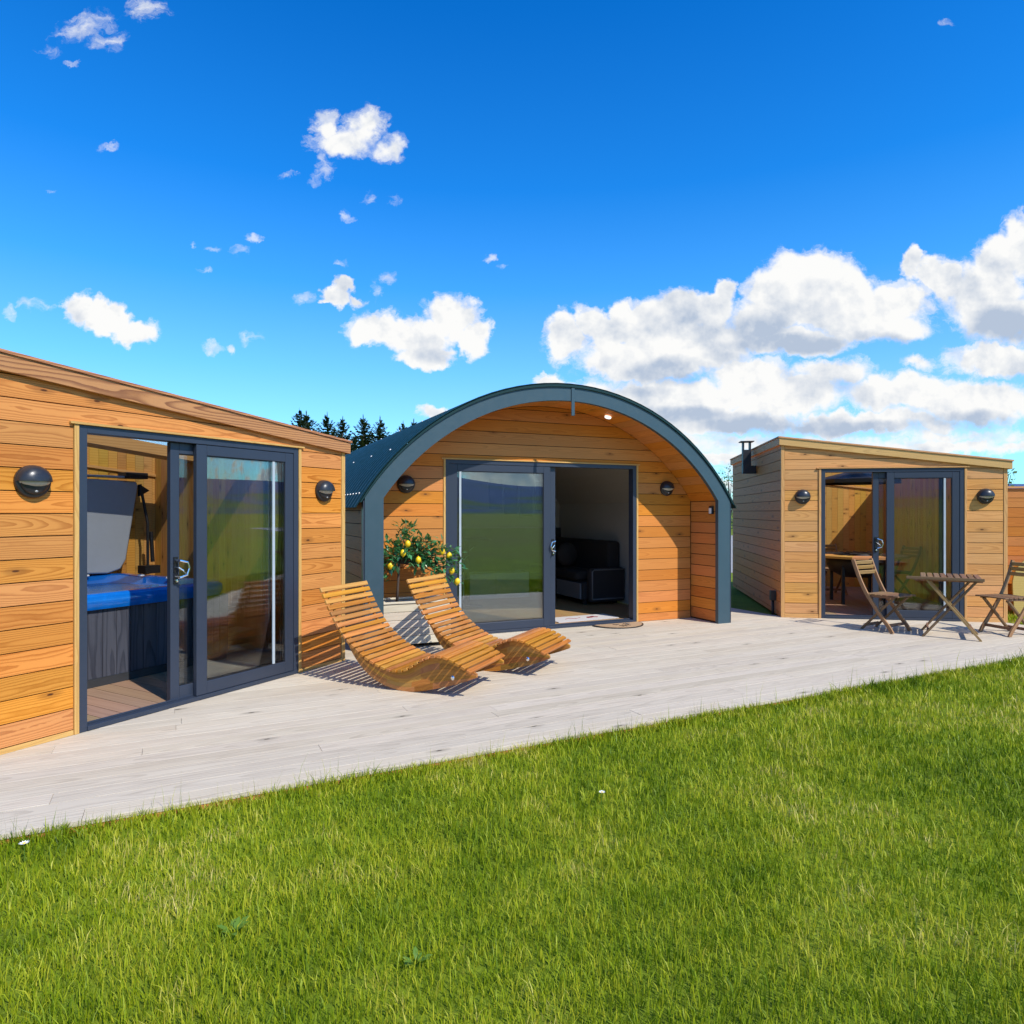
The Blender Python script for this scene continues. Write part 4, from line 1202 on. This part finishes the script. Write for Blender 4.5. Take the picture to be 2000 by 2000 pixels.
# ------------------------------------------------------------------ folding chairs and tables
def folding_chair(mat_=None, name='folding_chair'):
    """faces +x"""
    mt = mat_ or M['bistro']; mp = M['bistro_pale'] if mat_ is None else mat_
    t = thing(name, 'x', 'chair')
    for s in (-1,1):
        y = s*.19; b = MB()
        pts = [(-.33,.885),(-.30,.80),(-.255,.68),(-.20,.56),(-.145,.46),(-.05,.32),(.06,.17),(.14,.075),(.185,.0)]
        pts = smooth_line(pts, 3)
        poly = []
        for i, (x, z) in enumerate(pts):
            a, c = pts[max(i-1,0)], pts[min(i+1,len(pts)-1)]; d = Vector((c[0]-a[0], c[1]-a[1])).normalized()
            poly.append((x, z, -d.y*.021, d.x*.021))
        v = len(b.v)
        for (x, z, nx, nz) in poly:
            e = 0 if z > .02 else 1
            for yy in (y-.011, y+.011):
                b.v.append(V(x+nx, yy, max(0, z+nz))); b.v.append(V(x-nx, yy, max(0, z-nz)))
        for i in range(len(poly)-1):
            a = v+i*4; u0, u1 = i*.04, i*.04+.04
            b.face([a,a+1,a+5,a+4],[(u0,0),(u0,.04),(u1,.04),(u1,0)]); b.face([a+2,a+6,a+7,a+3],[(u0,0),(u1,0),(u1,.04),(u0,.04)])
            b.face([a,a+4,a+6,a+2],[(u0,0),(u1,0),(u1,.02),(u0,.02)]); b.face([a+1,a+3,a+7,a+5],[(u0,0),(u0,.02),(u1,.02),(u1,0)])
        b.face([v,v+2,v+3,v+1],[(0,0)]*4); e = v+(len(poly)-1)*4; b.face([e,e+1,e+3,e+2],[(0,0)]*4)
        b.build('front_leg', mp, t)
        b = MB(); y2 = s*.155
        b.bar((.17,y2,.43), (-.24,y2,.0), .022, .038, up=(0,1,0)); b.build('rear_leg', mt, t, bevel=.003)
        b = MB(); b.bar((-.17,s*.172,.435), (.20,s*.172,.445), .012, .03); b.build('seat_rail', mt, t)
    b = MB()
    for (x, z) in ((-.305,.845),(-.285,.785),(-.262,.722)):
        b.obox((x,0,z), (0,.178,0), (.016*.38,0,.022), (.006*.9,0,-.006*.4))
    b.build('backrest', mp, t, bevel=.002, seg=1)
    b = MB()
    for k in range(6):
        x = -.165+k*.072; b.box(x, x+.06, -.195 if k < 5 else -.2, .195 if k < 5 else .2, .452, .468)
    b.build('seat', mt, t, bevel=.003, seg=1)
    b = MB(); b.bar((.115,-.178,.09), (.115,.178,.09), .02, .035); b.bar((-.195,-.143,.06), (-.195,.143,.06), .02, .035); b.build_each('stretcher', mt, t)
    return t
ch = folding_chair()
f1 = math.atan2(-.86,.50)
ch.location = (4.745,8.51,0); ch.rotation_euler = (0,0,f1)
ch['label'] = 'brown folding chair standing before the open door of the pale hut'; ch['group'] = 'folding chairs at the outdoor table'
dup(ch, (6.09,8.28,0), math.atan2(.24,-.97)+PI*2+.0 if False else math.atan2(-.24,-.97), 'brown folding chair at the right edge, beyond the slatted folding table', 'folding chairs at the outdoor table')
def folding_table():
    c = V(5.32,8.16,0); a = math.atan2(-.50,.84)
    t = thing('folding_table', 'slatted brown folding table between the two outdoor folding chairs', 'table', c, a)
    b = MB()
    for k in range(9):
        x = -.31+k*.069; b.box(x, x+.056, -.29, .31, .712, .73)
    b.build('tabletop', M['bistro'], t, bevel=.004, seg=1)
    b = MB(); b.box(-.46,.32,-.315,-.292,.695,.728); b.box(-.31,.31,.27,.29,.675,.711); b.box(-.31,.31,-.25,-.23,.675,.711); b.build('frame_rail', M['bistro'], t, bevel=.003)
    for y in (-.265,.255):
        b = MB(); b.bar((-.25,y,.69), (.29,y,.0), .024, .046, up=(0,1,0)); b.build('leg', M['bistro_pale'], t, bevel=.003)
        b = MB(); y2 = y+.035; b.bar((.25,y2,.69), (-.29,y2,.0), .024, .046, up=(0,1,0)); b.build('leg', M['bistro'], t, bevel=.003)
    b = MB(); b.bar((-.235,-.218,.08), (-.235,.278,.08), .02, .04); b.bar((.21,-.252,.10), (.21,.242,.10), .02, .04); b.build_each('stretcher', M['bistro'], t)
    b = MB()
    for y in (-.2775,): b.lathe([(.010,0),(.008,.006),(0,.008)], (.02,y,.345), (0,-1,0), 10)
    b.build('bolt', M['chrome'], t)
folding_table()

# ------------------------------------------------------------------ barbecue hut contents
def rin(name, label, cat, u, v, z=.031, rz=0, group=None): return thing(name, label, cat, loc(RA, RP, u, v, z), RP+rz, group)
t = rin('grill_table', 'wooden octagonal grill table with black fire bowl inside the pale hut', 'grill table', 1.0, 1.62)
b = MB(); N8 = 8
for k in range(N8):
    a0, a1 = 2*PI*k/N8+PI/8, 2*PI*(k+1)/N8+PI/8
    b.prism([(.34*math.cos(a0),.34*math.sin(a0)),(.76*math.cos(a0),.76*math.sin(a0)),(.76*math.cos(a1),.76*math.sin(a1)),(.34*math.cos(a1),.34*math.sin(a1))], (0,0,0), (1,0,0), (0,1,0), (0,0,1), .74, .775)
b.build('tabletop', M['larch_trim'], t)
b = MB(); b.lathe([(0,.40),(.22,.42),(.40,.52),(.46,.64),(.46,.738),(.335,.739),(.335,.80),(.31,.80),(.28,.62),(0,.58)], (0,0,0), (0,0,1), 28); b.build('fire_bowl', M['black'], t, smooth=True)
b = MB()
for k in range(4):
    a = PI/4+k*PI/2; b.bar((.42*math.cos(a),.42*math.sin(a),.0), (.42*math.cos(a),.42*math.sin(a),.739), .045, .045)
b.build_each('leg', M['black'], t)
b = MB(); b.box(-.55,-.28,-.24,-.20,.80,.825); b.box(-.2,.22,-.33,-.29,.80,.82)
for k in range(6): b.bar((-.28+k*.11,-.30,.812), (-.28+k*.11,.30,.812), .012, .012)
b.build('grate', M['black'], t)
t = rin('smoke_hood', 'black metal smoke hood hanging over the grill table', 'smoke hood', 1.0, 1.62, 1.96)
b = MB(); b.lathe([(.68,0),(.68,.06),(.12,.20),(.12,.34)], (0,0,0), (0,0,1), 8); b.lathe([(.66,.002),(.66,.05),(.10,.19)], (0,0,0), (0,0,1), 8); b.build('hood_shell', M['black'], t)
ic = dup(ch, loc(RA, RP, .30, 2.35, .031), RP-.5, 'folding chair inside the pale hut, left behind the grill table', 'folding chairs inside the pale hut')
dup(ch, loc(RA, RP, .95, 2.75, .031), RP-1.5, 'folding chair deepest inside the pale hut, straight behind the grill table', 'folding chairs inside the pale hut')
dup(ch, loc(RA, RP, 1.85, 2.3, .031), RP+3.5, 'folding chair behind the glass of the pale hut door', 'folding chairs inside the pale hut')
# flue and drain on the side wall
t = thing('flue_pipe', 'square black flue pipe with a flat cap on the side of the pale hut', 'flue', loc(RA, RP, -.535, 1.81, 2.15), RP)
b = MB(); b.box(-.215,-.085,-.065,.065,.0,.40)
for sx in (-1,1):
    b.box(-.15+sx*.055-.01, -.15+sx*.055+.01, -.065, .065, .401, .53)
b.build('pipe', M['black'], t)
b = MB(); b.box(-.0845,-.002,-.06,.06,.0,.13); b.build('elbow', M['black'], t)
b = MB(); b.box(-.26,-.04,-.11,.11,.531,.545); b.build('cap', M['black'], t)
t = thing('drain_pipe', 'short black drain pipe at the foot of the pale hut corner', 'pipe', loc(RA, RP, -.575, .34, 0), RP)
b = MB(); b.tube([(0,0,-.1),(0,0,.20)], .022, 10); b.build('pipe', M['black'], t, smooth=True)
b = MB(); b.box(-.04,.04,-.05,.05,.2005,.34); b.build('hopper', M['black'], t, bevel=.006)

# ------------------------------------------------------------------ right edge: screen fence, disc, background
FA = loc(RA, RP, 2.75, 1.35, 0)
t = thing('board_fence', 'high board fence with a capped top beyond the pale hut', 'fence', FA, RP)
b = MB(); zz = -.06; r = random.Random(8)
while zz < 1.82:
    b.box(0, 4.2, 0, .022, zz+.003, zz+.145); zz += .148
b.box(.005,4.195,.0225,.03,-.08,1.81,1)
b.build('boards', [M['larch_pod'], M['shadow_gap']], t)
b = MB(); b.box(-.02, 4.22, -.03, .06, zz+.002, zz+.03); b.build('cap_rail', M['larch_pale'], t)
for k in range(4):
    b = MB(); b.box(.1+k*1.3, .19+k*1.3, .0305, .10, -.11, zz); b.build('post', M['larch_side'], t)
t = thing('wooden_disc', 'yellowish round topped wooden board leaning in front of the board fence', 'board', loc(RA, RP, 3.45, .95, -.1), RP)
b = MB(); pr = [(-.47,0)]+[(-.47*math.cos(PI*i/20), .48+.50*math.sin(PI*i/20)) for i in range(21)]+[(.47,0)]
b.prism(pr, (0,0,0), (1,0,0), (0,.12,1), (0,1,-.12), 0, .03); b.build('board', M['disc'], t, bevel=.004)
b = MB(); b.box(-.05,.05,.12,.5,.0,.05); b.build('prop', M['disc'], t)

def conifer(r, H, lean):
    t = thing('conifer', 'x', 'tree')
    b = MB(); b.tube([(0,0,0),(lean*.3,0,H*.5),(lean,0,H*.97)], [H*.018,H*.012,.015], 7); b.build('trunk', M['bark'], t, smooth=True)
    f = MB(); z = H*.18; w0 = H*.35
    while z < H*.985:
        k = 1-(z-H*.18)/(H*.82); k = k**.9
        n = 7 if k < .25 else 11
        for i in range(n):
            a = r.uniform(0,2*PI); L = max(.12, w0*k*r.uniform(.6,1.18))
            base = V(lean*(z/H)**2, 0, z+r.uniform(-.1,.1)); d = V(math.cos(a), math.sin(a), 0); sd = V(-d.y, d.x, 0)
            up = .35 if k < .35 else (.05 if k < .7 else -.12)
            m = base+d*L*.55+V(0,0,L*(up*.3-.10)); e = base+d*L+V(0,0,L*(up+.16))
            ns = max(4, int(L/.16))
            for q in range(ns+1):
                s = (q+.4)/(ns+.4); p = base.lerp(m, min(1, s*2)) if s < .5 else m.lerp(e, s*2-1)
                wl = (L*.30*(1-s*.75)+.07)*r.uniform(.7,1.25)
                for sg in (-1,1):
                    tip = p+(d*.7+sd*sg).normalized()*wl+V(0,0,r.uniform(-.10,.02)*wl*2)
                    wv = d*.07+V(0,0,.05)
                    f.tri(p-wv, p+wv, tip)
                if q % 2 == 0:
                    f.tri(p-d*.07, p+d*.07, p+V(r.uniform(-.05,.05),0,-wl*.75))
            f.tri(e-sd*.05-d*.12, e+sd*.05-d*.12, e+d*.13+V(0,0,.10))
        z += .20+.12*k
    top = V(lean,0,H)
    for i in range(4):
        a = i*PI/2; f.tri(top-V(.03,0,.25), top+V(.03,0,-.25), top+V(math.cos(a)*.04, math.sin(a)*.04, .25))
    f.build('crown', M['needle'], t)
    return t
rc = random.Random(33)
protos = [conifer(rc, 9.0, .10), conifer(rc, 9.0, -.15), conifer(rc, 9.0, .05)]
D0 = 46.
spots = [(585,796,0,0),(603,802,1,3),(640,804,2,0),(667,812,0,2),(690,845,1,6),(713,809,1,0),(741,812,2,1),(786,821,0,0),(804,817,1,2),(828,822,2,0),(620,840,2,5),(655,850,1,6),(560,850,0,5)]
lbl = ['first of the conifers past the orange hut roof, the tallest', 'thin conifer leaning against the tallest one', 'bushy conifer above the middle of the hut roof end', 'conifer just above the right corner of the orange hut roof',
       'low conifer filling the gap between two taller ones', 'conifer with a forked top, first one clear of the orange hut', 'greenest conifer standing just left of the pod roof slope', 'conifer with its lower half behind the pod roof, left one of a pair', 'narrow conifer, right one of the pair above the pod roof',
       'small conifer tip closest to the arch, below a little cloud', 'short conifer behind the tallest pair', 'short conifer low behind the orange hut roof corner', 'short conifer at the far left, mostly behind the hut roof']
used = set()
for (px, py, k, dd), lb in zip(spots, lbl):
    D = D0+dd; x = (px-1000)/1313*D; Ht = CAMZ+(1000-py)/1313*D+.1
    o = protos[k]
    if k in used: o = dup(o, (x,D,-.1), rc.uniform(0,6))
    else: o.location = (x,D,-.1); o.rotation_euler = (0,0,rc.uniform(0,6)); used.add(k)
    s = Ht/9.2; o.scale = (s*rc.uniform(1.0,1.2), s, s); o['label'] = lb; o['group'] = 'conifers behind the huts'
def broadleaf(name, label, x, y, H, w, seed, n=900, ls=.16, gap=.5):
    r = random.Random(seed); t = thing(name, label, 'tree' if H > 2.2 else 'hedge', (x,y,-.1))
    b = MB(); b.tube([(0,0,0),(.05,0,H*.45),(0,.05,H*.8)], [H*.03,H*.02,H*.006], 7); cl = []
    for k in range(11):
        a = r.uniform(0,2*PI); rr = w*r.uniform(.3,.95); e = V(math.cos(a)*rr, math.sin(a)*rr, H*r.uniform(.45,.98)); cl.append(e)
        b.tube([(.03,0,H*r.uniform(.25,.5)), e*.6+V(0,0,H*.1), e], [H*.010,H*.006,.008], 5)
    b.build('trunk', M['bark'], t)
    f = MB()
    for k in range(n):
        c = r.choice(cl); p = c+V(r.gauss(0,w*.2), r.gauss(0,w*.2), r.gauss(0,H*.07))
        d = V(r.gauss(0,1), r.gauss(0,1), r.gauss(0,.7)).normalized(); s_ = d.orthogonal().normalized(); L = ls*r.uniform(.6,1.3)
        f.quad(p, p+d*L*.5+s_*L*.3, p+d*L, p+d*L*.5-s_*L*.3)
    f.build('crown', M['leaf_green'], t)
broadleaf('field_tree', 'twiggy tree peeking over the right end of the arched roof', 12.9, 40, 4.2, 1.0, 5, 260)
broadleaf('field_tree', 'leafy sprig of a tree behind the right end of the pale hut roof', 17.35, 24, 3.15, .75, 9, 160)
def hedge():
    t = thing('hedge', 'green field hedge seen in the gap between pod and pale hut', 'hedge', (20,62,-.1))
    r = random.Random(2); f = MB()
    for k in range(5200):
        p = V(r.uniform(-22,22), r.uniform(-.8,.8), abs(r.gauss(0,.55))+.05)
        d = V(r.gauss(0,1), r.gauss(0,1), r.gauss(.3,.7)).normalized(); s_ = d.orthogonal().normalized(); L = r.uniform(.2,.4)
        f.quad(p, p+d*L*.5+s_*L*.3, p+d*L, p+d*L*.5-s_*L*.3)
    f.build('foliage', M['leaf_green'], t)
hedge()
def daisy(x, y, label, s=1.0):
    t = thing('daisy', label, 'flower', (x,y,-.052), R.uniform(0,3), 'white daisies in the lawn')
    b = MB(); b.tube([(0,0,0),(.004,0,.05),(.006,0,.075*s)], .0016, 5); b.build('stem', M['weed'], t)
    b = MB()
    for k in range(11):
        a = 2*PI*k/11; d = V(math.cos(a), math.sin(a), .25); sd = V(-d.y, d.x, 0); p = V(.006,0,.075*s)
        b.quad(p+d*.004, p+d*.012+sd*.004, p+d*.02*s, p+d*.012-sd*.004)
    b.build('petals', M['petal'], t)
    b = MB(); b.lathe([(.006,0),(.005,.004),(0,.006)], (.006,0,.075*s), (0,0,1), 10); b.build('centre', M['lemon'], t)
def gp(px, py, z=-.06):
    D = 1313*(CAMZ-z)/(py-1000); return ((px-1000)/1313*D, D)
daisy(*gp(48,1690), 'white daisy in the grass near the left picture edge below the deck', 1.15)
daisy(*gp(1174,1576), 'white daisy in the middle of the lawn', .9)
def weed(x, y, label, s, seed):
    r = random.Random(seed); t = thing('dock_weed', label, 'weed', (x,y,-.052), 0, 'broad leaved weeds in the lawn')
    b = MB()
    for k in range(9):
        a = r.uniform(0,2*PI); d = V(math.cos(a), math.sin(a), r.uniform(.25,1.0)).normalized(); sd = d.cross(V(0,0,1)).normalized(); L = s*r.uniform(.06,.12); w = L*.32
        p = V(d.x*.01, d.y*.01, .02); m1 = p+d*L*.35; m2 = p+d*L*.7-V(0,0,L*.06); e = p+d*L-V(0,0,L*.2)
        v = len(b.v); b.v += [p, m1+sd*w*.5, m1-sd*w*.5, m2+sd*w*.45, m2-sd*w*.45, e]
        b.face([v,v+2,v+1],[(0,0)]*3); b.face([v+1,v+2,v+4,v+3],[(0,0)]*4); b.face([v+3,v+4,v+5],[(0,0)]*3)
    b.build('leaves', M['weed'], t, smooth=True)
weed(*gp(455,1835), 'larger clump of broad weed leaves low in the left half of the lawn', 0.65, 3)
weed(*gp(812,1895), 'smaller broad leaved weed near the bottom middle of the lawn', 0.5, 5)

sc.render.resolution_x = sc.render.resolution_y = 1024
sc.cycles.max_bounces = 8; sc.cycles.transparent_max_bounces = 12
sc.cycles.use_denoising = True
